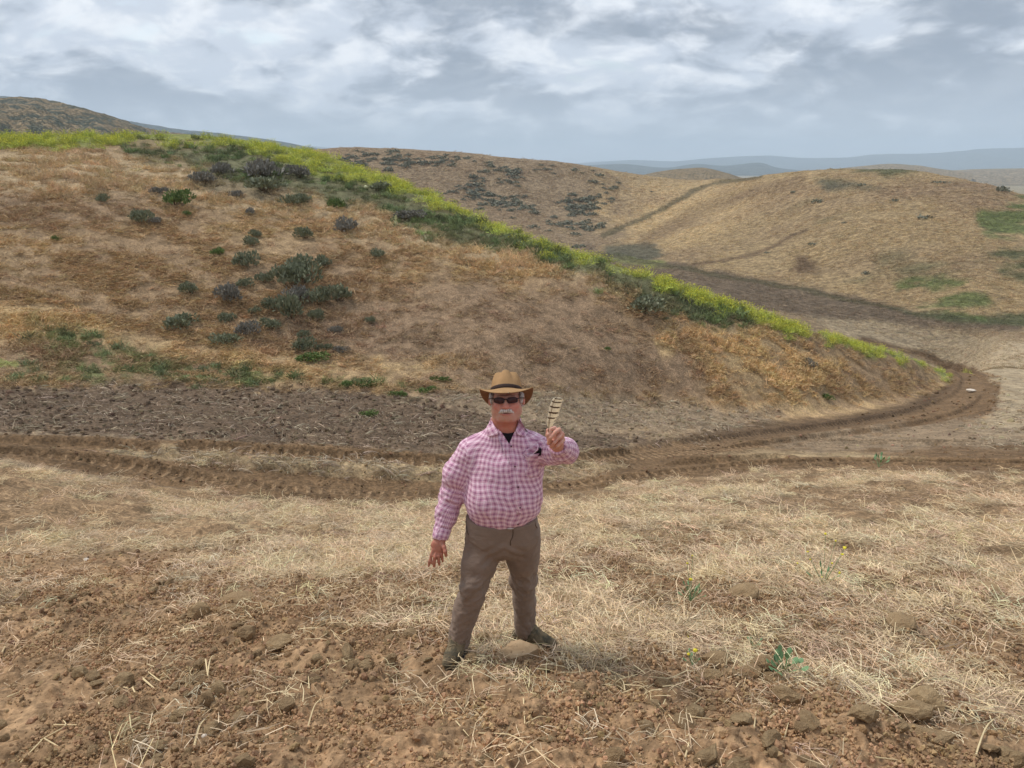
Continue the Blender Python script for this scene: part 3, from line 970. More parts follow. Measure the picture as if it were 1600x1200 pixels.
def slope_rot(n, tilt=0.12):
    return np.stack([RNG.normal(0, tilt, n) + 0.0, RNG.normal(0, tilt, n), RNG.uniform(0, 6.28, n)], 1)


def jitter(col, s=0.12, n=None):
    n = n or len(col)
    return np.clip(col * (1 + RNG.normal(0, s, (n, 1))) * (1 + RNG.normal(0, s * 0.25, (n, 3))), 0.01, 0.9)



def clear_of_man(p):
    """nothing strewn where the boots and the flat stone are"""
    e1 = ((p[:, 0] + 0.36) / 0.13) ** 2 + ((p[:, 1] - 4.03) / 0.20) ** 2
    e2 = ((p[:, 0] - 0.17) / 0.17) ** 2 + ((p[:, 1] - 4.28) / 0.18) ** 2
    e3 = ((p[:, 0] - 0.03) / 0.20) ** 2 + ((p[:, 1] - 4.02) / 0.20) ** 2
    return np.minimum(np.minimum(e1, e2), e3) > 1


# --- straw litter on the stubble
straw_p = []
for s in range(4):
    v, f = blades(40, 0.16, 0.125, 0.0040, (-0.12, 0.22), 0.5, seed=30 + s, upbase=0.02)
    straw_p.append(proto('straw_litter', v, f, M_straw))
for s in range(1):
    v, f = blades(20, 0.12, 0.17, 0.0044, (0.05, 0.8), 0.9, seed=40 + s, upbase=0.0)
    straw_p.append(proto('straw_tuft', v, f, M_straw))
bald = lambda p: bare(p[:, 0], p[:, 1])
P1, W1 = [], []
p, w = sample_area(19000, 2.6, 8.5)
keep = RNG.uniform(size=len(p)) < 0.68 * np.clip(w['straw'], 0, 1) * np.clip(1.0 - np.clip(bald(p) * 1.5, 0, 1), 0.07, 1) + 0.02 * (w['soil'] > 0.5)
p, w = sel(p, w, keep)
ps = [p]; sz = [np.full(len(p), 1.0)]
p, w = sample_area(13000, 8.5, 17.5)
keep = RNG.uniform(size=len(p)) < np.clip(w['straw'], 0, 1) * np.clip(0.85 - np.clip(bald(p) * 1.6, 0, 1), 0.05, 1)
p, w = sel(p, w, keep)
ps.append(p); sz.append(np.full(len(p), 1.15))
p = np.concatenate(ps); sz = np.concatenate(sz); k_ = clear_of_man(p); p, sz = p[k_], sz[k_]; sz = sz * RNG.uniform(0.7, 1.25, len(p))
tc = lin(224, 199, 163) * 1.07
tints = jitter(np.repeat(tc[None], len(p), 0), 0.16)
grey = RNG.uniform(size=len(p)) < 0.25
tints[grey] = tints[grey] * np.array([0.74, 0.74, 0.78])
scatter('straw', p + [0, 0, 0.005], slope_rot(len(p), 0.1), sz, tints, straw_p, 'pale cut straw lying over the stubble field')

# --- straw and crumbs on the dark tilled strip and the grey cloddy verge
p, w = sample_screen(9000, (-250, 1700), (590, 760))
wt = w['dark'] * 0.30 + w['greyclod'] * 0.9 + w['rightfield'] * 0.5 + w['isle'] * 0.8
p, w = sel(p, w, RNG.uniform(size=len(p)) < wt)
tints = jitter(np.repeat((lin(166, 150, 128))[None], len(p), 0), 0.15)
v, f = blades(14, 0.3, 0.2, 0.014, (0.0, 0.5), 0.5, seed=50, upbase=0.02)
scatter('straw', p, slope_rot(len(p), 0.15), RNG.uniform(0.6, 1.3, len(p)), tints, [proto('straw_bits', v, f, M_straw)], 'bits of bleached straw on the dark tilled strip')

# --- clods
clod_p = [proto('clod', *rock_mesh(60 + s, 1 if s < 3 else 2), M_clod) for s in range(5)]
ps, ws = sample_area(60000, 2.5, 9.5)
k = RNG.uniform(size=len(ps)) < np.clip(ws['soil'] * (0.35 + 1.2 * smooth01(fbm(ps[:, 0] / 0.5, ps[:, 1] / 0.5, 3, 91), -0.15, 0.45)) * (1 - 0.6 * ws['orange']) + 0.25 * np.clip(bare(ps[:, 0], ps[:, 1]) + 0.4, 0, 1) * ws['straw'], 0, 1)
p, w = sel(ps, ws, k)
s_ = 0.009 + 0.050 * RNG.uniform(size=len(p)) ** 5.0 
tints = jitter(w['col'] * 1.22, 0.15)
scatter('rubble', p + np.stack([0 * s_, 0 * s_, s_ * 0.12], 1), RNG.uniform(0, 6.28, (len(p), 3)), s_, tints, clod_p, 'crumbly brown soil crumbs over the bare ground')
p, w = sample_screen(16000, (-250, 1750), (592, 790))
wt = w['dark'] * 0.9 + w['greyclod'] * 0.9 + w['road'] * 0.10 + w['rightfield'] * 0.3
p, w = sel(p, w, RNG.uniform(size=len(p)) < wt)
s_ = (0.04 + 0.13 * RNG.uniform(size=len(p)) ** 2.5) * np.clip(w['d'] / 22, 0.8, 1.6) * np.where(w['road'] > 0.5, 0.5, 1)
scatter('rubble', p, RNG.uniform(0, 6.28, (len(p), 3)), s_, jitter(w['col'] * 1.15, 0.16), clod_p, 'dark lumps of tilled soil along the foot of the hill')

# --- finer crumbs between the clods
cr_p = []
for s in range(3):
    r = np.random.default_rng(140 + s); V, Fq = [], []
    for q in range(15):
        a, rr = r.uniform(0, 6.28), 0.075 * math.sqrt(r.uniform()); k_ = 0.0035 + 0.010 * r.uniform() ** 3
        c0 = np.array([math.cos(a) * rr, math.sin(a) * rr, k_ * 0.4]); M_ = np.linalg.qr(r.normal(size=(3, 3)))[0] * k_
        b = len(V); V += [c0 + M_[0], c0 + M_[1] * 1.2, c0 - M_[0] * 0.9, c0 - M_[1], c0 + M_[2] * 0.8, c0 - M_[2]]
        Fq += [(b + i, b + (i + 1) % 4, b + 4) for i in range(4)] + [(b + (i + 1) % 4, b + i, b + 5) for i in range(4)]
    cr_p.append(proto('soil_crumbs', V, Fq, M_clod))
ps, ws = sample_area(34000, 2.5, 8.5)
p, w = sel(ps, ws, RNG.uniform(size=len(ps)) < ws['soil'] * (1 - 0.5 * ws['orange']) * 0.55 * smooth01(fbm(ps[:, 0] / 0.4, ps[:, 1] / 0.3, 3, 143), -0.15, 0.3) + 0.25 * ws['straw'] * np.clip(bare(ps[:, 0], ps[:, 1]) + 0.2, 0, 1))
scatter('rubble', p, slope_rot(len(p), 0.1), RNG.uniform(0.7, 1.5, len(p)), jitter(w['col'] * 1.30, 0.14), cr_p, 'fine crumbs of soil between the larger clods')

# --- dry grass on the front hill
gr_p = []
for s in range(4):
    v, f = blades(34, 0.24, 0.19, 0.015, (0.15, 1.0), 0.7, seed=70 + s, tip=0.3)
    gr_p.append(proto('grass_tuft', v, f, M_grass))
p, w = sample_screen(92000, (-620, 1560), (205, 660))
dens_ = 0.12 + 1.5 * tuft(p[:, 0], p[:, 1])
near_red = smooth01(samp(SDF['red'], w['px'], w['py']), 40, -20)
wt = w['hill'] * (1 - 0.8 * w['mustgreen']) * (1 - w['must']) * dens_ * (1 - 0.72 * near_red) * (w['d'] < crest_d(np.arctan2(p[:, 0], p[:, 1])) * 1.06)
p, w = sel(p, w, RNG.uniform(size=len(p)) < wt * 0.62)
tall = smooth01(fbm(p[:, 0] / 3.0, p[:, 1] / 3.0, 3, 97), 0.0, 0.35) * 0.6 + smooth01(samp(SDF['pale'], w['px'], w['py']), 15, -8) * 0.8 + smooth01(samp(SDF['gold2'], w['px'], w['py']), 15, -8) * 0.6
sx = RNG.uniform(0.6, 1.15, len(p)); szz = sx * (0.65 + tall * 1.1)
tn = jitter(w['col'] * np.array([1.46, 1.46, 1.44]), 0.15) * (1 + 0.10 * tall[:, None])
scatter('grass', p, slope_rot(len(p), 0.25), np.stack([sx, sx, szz], 1), tn, gr_p, 'dry golden grass tufts matted over the front hillside')

# --- mustard along the crest: green stalks with yellow heads
M_must = tint_mat('mustard_leaf', 0.75, 1.2, 2.0)
M_flow = tint_mat('mustard_flower', 0.9, 1.1, 2.0, base=lin(226, 222, 84))
mu_p = []
for s in range(4):
    v, f = blades(46, 0.40, 0.40, 0.026, (0.5, 1.4), 0.4, seed=80 + s, tip=0.5)
    v = list(map(tuple, v)); mi = [0] * len(f)
    r = np.random.default_rng(90 + s)
    for q in range(44):
        a = r.uniform(0, 6.28); rr = 0.42 * math.sqrt(r.uniform()); c0 = np.array([math.cos(a) * rr, math.sin(a) * rr, r.uniform(0.22, 0.5)])
        e1 = r.normal(size=3); e1 /= np.linalg.norm(e1); e2 = np.cross(e1, r.normal(size=3)); e2 /= np.linalg.norm(e2)
        b = len(v); k_ = 0.024
        v += [tuple(c0 + e1 * k_), tuple(c0 + e2 * k_), tuple(c0 - e1 * k_), tuple(c0 - e2 * k_)]
        f.append((b, b + 1, b + 2, b + 3)); mi.append(1)
    mu_p.append(proto('mustard_plant', v, f, [M_must, M_flow], mi))
gn_p = []
for s in range(3):
    v, f = blades(50, 0.34, 0.34, 0.030, (0.5, 1.4), 0.5, seed=86 + s, tip=0.5)
    gn_p.append(proto('green_plant', v, f, M_must))
p, w = sample_screen(52000, (-560, 1530), (200, 640))
inb = (w['d'] < crest_d(np.arctan2(p[:, 0], p[:, 1])) * 1.08)
py_, wy_ = sel(p, w, (RNG.uniform(size=len(p)) < w['must'] * (1 - w['mustgreen'] * 0.85) * np.clip(0.8 + fbm(p[:, 0] / 1.8, p[:, 1] / 1.8, 3, 101) * 1.3, 0.2, 1)) & inb)
left_ = smooth01(wy_['px'], 560, 300)
tn = jitter(np.repeat(lin(196, 202, 104)[None], len(py_), 0), 0.14) * (1 - 0.1 * left_[:, None])
scatter('mustard', py_, slope_rot(len(py_), 0.12), RNG.uniform(0.35, 0.9, len(py_)) * (1 - 0.35 * smooth01(wy_['px'], 1050, 1450)), tn, mu_p, 'yellow flowering mustard along the crest of the hill')
pg_, wg_ = sel(p, w, (RNG.uniform(size=len(p)) < np.clip((w['mustgreen'] * 0.8 + (w['green1'] + w['green1b']) * 0.45) * np.clip(0.55 + fbm(p[:, 0] / 1.5, p[:, 1] / 1.5, 3, 103) * 1.8, 0.05, 1), 0, 1)) & inb)
g1_ = (wg_['green1'] + wg_['green1b'] > 0.4)[:, None]
tn = np.where(g1_, jitter(np.repeat(lin(140, 148, 106)[None], len(pg_), 0), 0.2), jitter(np.repeat(lin(132, 144, 98)[None], len(pg_), 0), 0.22))
nbare = fbm(pg_[:, 0] / 2.5, pg_[:, 1] / 2.5, 3, 99) > 0.12
tn = np.where(nbare[:, None] & ~g1_, tn * np.array([1.0, 0.93, 1.08]), tn)
scatter('undergrowth', pg_, slope_rot(len(pg_), 0.2), RNG.uniform(0.4, 1.0, len(pg_)) * np.where(g1_[:, 0], 0.55, 0.85), tn, gn_p, 'green and grey undergrowth below the mustard')

# --- grass clumps over the far slopes and the valley floor
X = RNG.uniform(430, 1720, 42000); Y = RNG.uniform(226, 600, 42000)
p = ground(X, Y, skip_front=True)
w = zones(p[:, 0], p[:, 1], p[:, 2]); p[:, 2] += detail(p[:, 0], p[:, 1], w)[0]
okf = (w['d'] > 50) & (w['d'] < 420) & (fbm(p[:, 0] / 7, p[:, 1] / 7, 3, 121) > -0.22)
p, w = sel(p, w, okf)
szf = np.clip(w['d'] / 130, 0.6, 2.0) * RNG.uniform(0.6, 1.3, len(p))
fg_p = []
for s in range(3):
    v, f = blades(26, 0.34, 0.20, 0.030, (0.1, 0.9), 0.6, seed=130 + s, tip=0.4)
    fg_p.append(proto('far_grass_tuft', v, f, M_grass))
scatter('grass', p, slope_rot(len(p), 0.2), np.stack([szf, szf, szf * 0.8], 1), jitter(w['col'] * 1.36, 0.13), fg_p, 'dry grass clumps over the far slopes and valley')
# --- crumbs on the tracks
p, w = sample_screen(14000, (-200, 1700), (540, 790))
p, w = sel(p, w, RNG.uniform(size=len(p)) < w['road'] * 0.8 + w['rightfield'] * 0.4)
scatter('rubble', p, RNG.uniform(0, 6.28, (len(p), 3)), (0.02 + 0.08 * RNG.uniform(size=len(p)) ** 4) * np.clip(w['d'] / 18, 0.8, 2), jitter(w['col'] * 1.2, 0.25), clod_p, 'crumbs of dry earth on the dozed track')


# ------------------------------------------------------------------ shrubs, one by one
def shrub_mesh(seed, n_leaf, leaf=0.05, stems=10, upright=0.6, lob=5):
    """a sagebrush half a metre in radius: twigs and upright leaf sprays in several uneven lobes"""
    r = np.random.default_rng(seed)
    cen = np.stack([r.uniform(-0.26, 0.26, lob), r.uniform(-0.26, 0.26, lob), r.uniform(0.05, 0.22, lob)], 1)
    rad = r.uniform(0.20, 0.34, lob)
    V, Fc = [], []
    for i in range(n_leaf):
        k = r.integers(lob)
        d = r.normal(size=3); d[2] = abs(d[2]) * 1.1 + 0.05; d /= np.linalg.norm(d)
        p = cen[k] + d * rad[k] * r.uniform(0.45, 1.0) ** 0.6
        ax = d * (1 - upright) + np.array([0, 0, 1]) * upright + r.normal(size=3) * 0.28
        ax /= np.linalg.norm(ax)
        sd = np.cross(ax, r.normal(size=3)); sd /= np.linalg.norm(sd)
        L = leaf * r.uniform(0.9, 2.2); w = leaf * r.uniform(0.28, 0.5)
        b = len(V)
        V += [p - sd * w * 0.4, p + sd * w * 0.4, p + ax * L * 0.6 + sd * w, p + ax * L, p + ax * L * 0.6 - sd * w]
        Fc.append((b, b + 1, b + 2, b + 3, b + 4))
    SV, SF = [], []
    for i in range(stems):
        k = r.integers(lob); a = np.array([cen[k][0] * 0.2, cen[k][1] * 0.2, -0.06]); e = cen[k] + r.normal(size=3) * 0.10 + [0, 0, 0.1]
        w = 0.012; b = len(SV)
        ring = [np.array([math.cos(q), math.sin(q), 0]) for q in (0, 2.1, 4.2)]
        SV += [a + q * w for q in ring] + [e + q * w * 0.4 for q in ring]
        SF += [(b + j, b + (j + 1) % 3, b + 3 + (j + 1) % 3, b + 3 + j) for j in range(3)]
    return V, Fc, SV, SF


def leaf_mat(name, c1, c2, c3, s=4.0):
    m, N, bs = new_mat(name)
    pos = N.n('ShaderNodeTexCoord').outputs['Object']
    rnd = N.n('ShaderNodeNewGeometry').outputs['Random Per Island']
    orn = N.n('ShaderNodeObjectInfo').outputs['Random']
    f = N.ramp(N.noise(pos, s, 3, 0.6), 0.35, 0.65)
    c = N.mix(f, tuple(c1), tuple(c2))
    c = N.mix(N.ramp(rnd, 0.5, 1.0, 0, 0.6), c, tuple(c3))
    c = N.mix(N.math('MULTIPLY', orn, 0.35), c, tuple(c2))
    N.put(bs.inputs['Base Color'], c)
    return m


M_sage = leaf_mat('sage_leaves', lin(134, 138, 112), lin(112, 116, 90), lin(166, 168, 144))
M_sage2 = leaf_mat('grey_sage_leaves', lin(142, 138, 128), lin(118, 114, 104), lin(172, 168, 158))
M_sageg = leaf_mat('green_leaves', lin(112, 132, 78), lin(88, 108, 60), lin(146, 158, 96))
M_sagef = leaf_mat('far_leaves', lin(140, 138, 122), lin(116, 118, 98), lin(160, 156, 138))
m, N, bs = new_mat('twig'); bs.inputs['Base Color'].default_value = (*lin(98, 80, 62), 1)
M_twig = m
SHR = []
for s in range(5):
    V, Fc, SV, SF = shrub_mesh(200 + s, 620, 0.055)
    me = bpy.data.meshes.new('foliage'); me.from_pydata([tuple(v) for v in V], [], Fc)
    ms = bpy.data.meshes.new('stem'); ms.from_pydata([tuple(v) for v in SV], [], SF); ms.materials.append(M_twig)
    SHR.append((me, ms))


def shrub(px, py, wpx, label, mat=None, hs=1.0, name='sage_bush', cat='bush', group=None, wide=1.0, parts=True):
    mat = mat or M_sage
    g = ground(px, py + wpx * 0.22 * hs)[0]
    z = H(g[0], g[1])[0]
    dist = math.sqrt(g[0] ** 2 + g[1] ** 2 + z * z)
    s = wpx / FPX * dist / 0.66; hs = hs * 1.15
    o = empty(name, (g[0], g[1], z - 0.03), RNG.uniform(0, 6.28))
    tag(o, label, cat, group)
    me, ms = SHR[int(RNG.integers(len(SHR)))]
    key = me.name + mat.name
    if key not in bpy.data.meshes:
        m2 = me.copy(); m2.name = key; m2.materials.clear(); m2.materials.append(mat)
    f = bpy.data.objects.new('foliage', bpy.data.meshes[key]); COL.objects.link(f); f.parent = o
    t = bpy.data.objects.new('stem', ms); COL.objects.link(t); t.parent = o
    for q in (f, t): q.scale = (s, s, s * hs)
    return o


def lean(px, py, wpx, label, mat=None, hs=1.0, **kw):
    return shrub(px, py, wpx, label, mat, hs, **kw)


SG = 'sage bushes on the near hillside'
shr = [
    (158, 312, 16, 'small dark bush alone high on the left of the dry hillside', M_sage, .9),
    (273, 313, 36, 'wide green domed bush high on the dry hillside', M_sageg, .75),
    (250, 298, 18, 'small purplish grey bush just behind the wide green bush', M_sage2, .8),
    (222, 342, 27, 'dark green round bush touching a smaller brownish one', M_sage, 1.),
    (243, 344, 17, 'small brownish bush at the side of the dark green round one', M_sage2, .8),
    (88, 370, 10, 'tiny green tuft alone on the left open hillside', M_sageg, .9),
    (295, 334, 12, 'tiny green bush below the wide green domed bush', M_sageg, .8),
    (369, 305, 18, 'small grey bush in the pale tall grass', M_sage2, .9),
    (388, 333, 13, 'faint grey bush below the tall pale grass', M_sage2, .9),
    (462, 313, 34, 'large grey green bush in tall pale grass below the scrub band', M_sage, .8),
    (527, 320, 20, 'dark green bush at the edge of the scrub band', M_sageg, 1.1),
    (477, 365, 24, 'round grey green bush halfway between two larger ones', M_sage, .9),
    (537, 356, 33, 'grey round bush near the spiky white yucca', M_sage2, .9),
    (588, 399, 21, 'lone grey bush below the yucca', M_sage, .9),
    (402, 367, 17, 'upper one of two small touching bushes', M_sage, .8),
    (393, 379, 20, 'lower one of two small touching bushes', M_sage, .9),
    (337, 394, 17, 'small bright green weed bush on bare slope', M_sageg, .9),
    (380, 412, 32, 'two lobed sage bush left of the big thicket', M_sage, .9),
    (507, 411, 24, 'sage bush at the upper right end of the thicket', M_sage, .9),
    (470, 421, 44, 'top bush of the dense sage thicket', M_sage, .8),
    (463, 439, 56, 'largest and widest bush of the dense sage thicket', M_sage, .8),
    (413, 436, 21, 'thin green sage bush beside the largest one', M_sage, 1.),
    (380, 446, 22, 'pale sage bush above the greyish one', M_sage, .8),
    (300, 454, 26, 'lone sage bush left of the thicket on brown grass', M_sage, .8),
    (362, 464, 36, 'big lavender grey bush at the side of the thicket', M_sage2, .95),
    (460, 461, 34, 'pale sage bush in the middle of the thicket', M_sage2, .8),
    (493, 467, 34, 'dark sage bush right of the middle of the thicket', M_sage, .9),
    (530, 461, 38, 'dark green bush at the right end of the thicket', M_sage, .8),
    (428, 478, 25, 'small sage bush left of the tall lower one', M_sage, .9),
    (458, 485, 42, 'tall bush in the lower part of the thicket', M_sage, 1.1),
    (493, 492, 20, 'narrow sage bush standing below the dark one', M_sage, 1.1),
    (395, 486, 18, 'small pale sage bush on gold grass', M_sage, .8),
    (358, 496, 21, 'small round sage bush below the lavender grey one', M_sage, .9),
    (285, 504, 44, 'broad low sage bush near the foot of the hill', M_sage, .65),
    (427, 508, 30, 'low flat sage bush under the thicket', M_sage, .6),
    (383, 518, 30, 'whitish green sage bush at the lower edge of the hill', M_sage2, .9),
    (353, 532, 36, 'low spreading green bush above the green weeds', M_sage, .6),
    (577, 498, 14, 'lone tiny bush on bare brown slope right of the thicket', M_sage, 1.),
    (523, 513, 20, 'dry brownish bush below the thicket', M_sage2, .7),
    (473, 520, 18, 'narrow upper bush of the lowest pair', M_sage, .9),
    (472, 539, 30, 'lowest large dark bush of the sage group', M_sage, .9),
    (508, 540, 17, 'small sage bush beside the lowest large one', M_sage, 1.),
    (533, 545, 20, 'faint dry bush low on the brown slope', M_sage2, .7),
    (482, 558, 42, 'yellow green weed patch under the lowest large bush', M_sageg, .35),
    (1000, 479, 52, 'broad dark sage bush under the mustard on the right slope', M_sage, .55),
    (950, 547, 9, 'tiny green weed on the bare brown right slope', M_sageg, .9),
    (345, 268, 27, 'small grey shrub in the scrub band under the crest', M_sage2, .8),
    (320, 281, 30, 'grey shrub at the left end of the scrub band', M_sage2, .8),
    (410, 273, 46, 'wide grey purple shrub at the top of the scrub band', M_sage2, .7),
    (418, 291, 52, 'widest dark shrub low in the scrub band', M_sage, .6),
    (470, 274, 32, 'grey lavender shrub nearest the bright mustard', M_sage2, .7),
    (633, 338, 42, 'flat dark shrub beside the white yucca', M_sage2, .4),
    (590, 296, 30, 'dark shrub under the brightest stretch of mustard', M_sage, .6),
    (1265, 572, 22, 'small olive bush in gold grass near the nose of the hill', M_sage2, .7),
    (688, 594, 22, 'low green weed clump behind the man in the hat', M_sageg, .5),
    (668, 610, 24, 'low green weed clump at the foot of the slope left of the man', M_sageg, .5),
    (625, 616, 24, 'green weed clump on the edge of the dark strip', M_sageg, .45),
    (540, 602, 22, 'green weed clump at the top edge of the dark strip', M_sageg, .45),
    (575, 604, 24, 'pair like green weed clump where gold grass meets dark soil', M_sageg, .45),
    (578, 646, 24, 'pale yellow green tuft out on the dark tilled strip', M_sageg, .4),
    (1290, 622, 16, 'small green tuft on the grey verge of the track', M_sageg, .6),
]
for px, py, wpx, lab, mt, hs in shr:
    gr = SG if mt is not M_sageg else None
    weed = 'weed' in lab or 'tuft' in lab
    shrub(px, py, wpx, lab, mt, hs, name='weed' if weed else 'sage_bush', cat='weed' if weed else 'bush', group='green weeds on the near hillside' if weed else SG)


def far_foliage(seed, n):
    r = np.random.default_rng(seed); V = []; Fc = []
    cen = r.uniform(-0.28, 0.28, (4, 2)); rad = r.uniform(0.22, 0.36, 4)
    for i in range(n):
        k = r.integers(4); d = r.normal(size=3); d[2] = abs(d[2]); d /= np.linalg.norm(d)
        p = np.array([*cen[k], 0.0]) + d * np.array([1, 1, 1.1]) * rad[k] * r.uniform(0.6, 1)
        a = r.normal(size=3); a /= np.linalg.norm(a); b_ = np.cross(a, r.normal(size=3)); b_ /= np.linalg.norm(b_)
        s = r.uniform(0.05, 0.10); b = len(V)
        V += [p - a * s, p + b_ * s * .7, p + a * s, p - b_ * s * .7]; Fc.append((b, b + 1, b + 2, b + 3))
    me = bpy.data.meshes.new('far_shrub'); me.from_pydata([tuple(v) for v in V], [], Fc); me.materials.append(M_sagef)
    return me


FAR = [far_foliage(300 + s, 110) for s in range(4)]
# the shrubs on the far hillside, sampled on its face; the 290 largest are things, the rest one mass
X = RNG.uniform(470, 985, 7000); Y = RNG.uniform(226, 372, 7000)
p = ground(X, Y, skip_front=True)
d = np.hypot(p[:, 0], p[:, 1])
okp = (d > 120) & (d < 520)
cl_ = fbm(p[:, 0] / 30, p[:, 1] / 22, 4, 111) + fbm(X / 60, Y / 40, 3, 113) * 0.5
wgt = smooth01(cl_, -0.30, 0.25) * smooth01(X, 985, 860) * (1 - 0.6 * smooth01(Y, 300, 360)) * smooth01(Y - np.interp(X, [470, 560, 650, 800, 900, 1000], [233, 228, 233, 245, 256, 273]), 2, 22) * smooth01(Y - (300 + (X - 800) * 0.3), 60, 0)
kk = okp & (RNG.uniform(size=len(p)) < wgt * 0.5)
p, d = p[kk], d[kk]
size = RNG.uniform(0.7, 1.0, len(p)) * (1 + 1.2 * RNG.uniform(size=len(p)) ** 3) * 2.5
ppx, ppy = project(p[:, 0], p[:, 1], p[:, 2])
# those hidden behind the near crest are left out
crest_y = np.interp(ppx, [480, 560, 650, 750, 850, 950, 1100], [236, 262, 296, 341, 380, 409, 460])
kk = ppy < crest_y - 3
p, size, d = p[kk], size[kk], d[kk]
order = np.argsort(-size)
fz = H(p[:, 0], p[:, 1])
for q in order[:290]:
    o = bpy.data.objects.new('far_bush', FAR[int(RNG.integers(4))]); COL.objects.link(o)
    s = size[q]; o.location = (p[q, 0], p[q, 1], fz[q] - 0.1); o.scale = (s * RNG.uniform(0.9, 1.5), s, s * RNG.uniform(0.6, 0.9)); o.rotation_euler = (0, 0, RNG.normal(0, 0.5))
    tag(o, 'grey green bush dotting the far hillside behind the mustard crest', 'bush', 'bushes dotting the far hillside')
q = order[290:]
scatter('shrubbery', np.stack([p[q, 0], p[q, 1], fz[q] - 0.1], 1), np.stack([q * 0, q * 0, RNG.uniform(0, 6.28, len(q))], 1), size[q], np.ones((len(q), 3)), [bpy.data.objects.new('far_shrub', f) for f in FAR], 'smaller scrub between the bushes of the far hillside')
for px, py, wpx, lab, hs in [
    (1280, 311, 17, 'lone dark bush high on the middle of the right hand knoll', .8), (1442, 337, 22, 'dark green bush on the right shoulder of the knoll', .6),
    (1565, 298, 20, 'dark round tree like bush behind the far right slope', .9), (1469, 283, 20, 'low dark bush near the top of the knoll', .5), (1271, 378, 13, 'small olive bush beside the end of the brown trail', .8),
    (961, 294, 13, 'dark bush on the tan slope left of the trail', .9), (948, 302, 9, 'small dark bush beside another on the tan slope', .8), (966, 286, 9, 'tiny bush on the tan slope near the saddle', .8),
    (1348, 287, 11, 'small bush on the crown of the knoll', .9), (1400, 308, 13, 'small brown bush under the crown of the knoll', .7), (1240, 300, 10, 'tiny bush left of the lone dark bush', .7),
    (905, 383, 22, 'dark bush where the far slope meets the mustard', .7), (832, 355, 20, 'dark bush peeping over the mustard crest', .6), (1018, 300, 7, 'tiny dark bush on tan grass by the trail', .8),
    (1355, 420, 14, 'small brown bush on the lower face of the knoll', .6), (1200, 392, 10, 'tiny olive bush above the brown trail', .7), (1320, 345, 9, 'tiny bush in the middle of the knoll face', .7)]:
    g = ground(px, py + wpx * 0.2 * hs, skip_front=True)[0]; z = H(g[0], g[1])[0]
    s = wpx / FPX * math.hypot(g[0], g[1]) / 0.8
    o = bpy.data.objects.new('far_bush', FAR[int(RNG.integers(4))]); COL.objects.link(o)
    o.location = (g[0], g[1], z - 0.1); o.scale = (s, s, s * hs); o.rotation_euler = (0, 0, RNG.uniform(0, 6))
    tag(o, lab, 'bush', 'bushes on the right hand knoll')
# bushes standing along the skyline of the hill at far left
LH = [(30, 190, 16), (70, 200, 14), (110, 196, 12), (150, 190, 9), (174, 190, 8), (187, 191, 8), (203, 195, 9), (215, 198, 9), (233, 202, 8), (60, 178, 12), (20, 175, 14), (95, 184, 12), (130, 203, 12), (180, 206, 11), (240, 209, 9), (265, 212, 8)]

# ------------------------------------------------------------------ yucca plume and white blossom
def tube(path, rad, n=6):
    path = np.array(path, float); V, Fc = [], []
    for i, c in enumerate(path):
        t = path[min(i + 1, len(path) - 1)] - path[max(i - 1, 0)]; t /= np.linalg.norm(t) + 1e-9
        u = np.cross(t, [0.3, 1, 0.2]); u /= np.linalg.norm(u); v = np.cross(t, u)
        r = rad[i] if hasattr(rad, '__len__') else rad
        for k in range(n):
            a = 2 * math.pi * k / n
            V.append(c + (u * math.cos(a) + v * math.sin(a)) * r)
    for i in range(len(path) - 1):
        for k in range(n):
            Fc.append([i * n + k, i * n + (k + 1) % n, (i + 1) * n + (k + 1) % n, (i + 1) * n + k])
    Fc.append(list(range(n))[::-1]); Fc.append([len(V) - n + k for k in range(n)])
    return V, Fc


def plain_mat(name, c, rough=0.8, spec=0.2, var=0.12, scale=20.0):
    m, N, bs = new_mat(name)
    pos = N.n('ShaderNodeTexCoord').outputs['Object']
    v = N.ramp(N.noise(pos, scale, 4, 0.6), 0.3, 0.7, 1 - var, 1 + var)
    cc = N.n('ShaderNodeCombineColor')
    for i in range(3): N.put(cc.inputs[i], v)
    N.put(bs.inputs['Base Color'], N.mix(1.0, tuple(c), cc.outputs[0], 'MULTIPLY'))
    bs.inputs['Roughness'].default_value = rough; bs.inputs['Specular IOR Level'].default_value = spec
    return m


M_yuc = plain_mat('yucca_flower', lin(214, 214, 170)); M_yl = plain_mat('yucca_leaf', lin(120, 134, 96))
g = ground(619, 357)[0]; g[2] = H(g[0], g[1])[0]
D_ = np.linalg.norm(g); k = D_ / FPX
yu = empty('yucca', tuple(g)); tag(yu, 'pale yucca plume standing alone in the dry grass', 'yucca')
r = np.random.default_rng(5); V, Fc = [], []
for i in range(90):
    hgt = r.uniform(0.12, 1) * 19 * k; rad = 2.6 * k * math.sin(min(1, (1 - (hgt / (19 * k))) * 1.6 + 0.12) * math.pi / 2)
    a = r.uniform(0, 6.28); c = np.array([math.cos(a) * rad * r.uniform(.3, 1), math.sin(a) * rad * r.uniform(.3, 1), hgt]); s = 0.9 * k
    e1 = r.normal(size=3); e1 /= np.linalg.norm(e1); e2 = np.cross(e1, r.normal(size=3)); e2 /= np.linalg.norm(e2); b = len(V)
    V += [c + e1 * s, c + e2 * s, c - e1 * s, c - e2 * s]; Fc.append([b, b + 1, b + 2, b + 3])
mesh_obj('flower_plume', V, Fc, M_yuc, yu)
V, Fc = tube([(0, 0, -.05), (0, 0, 18 * k)], 0.4 * k, 5); mesh_obj('stalk', V, Fc, M_yuc, yu)
V, Fc = blades(40, 0.05, 7 * k, 0.9 * k, (0.1, 1.2), 0.1, seed=4, tip=0.05); mesh_obj('leaf_rosette', V, Fc, M_yl, yu)
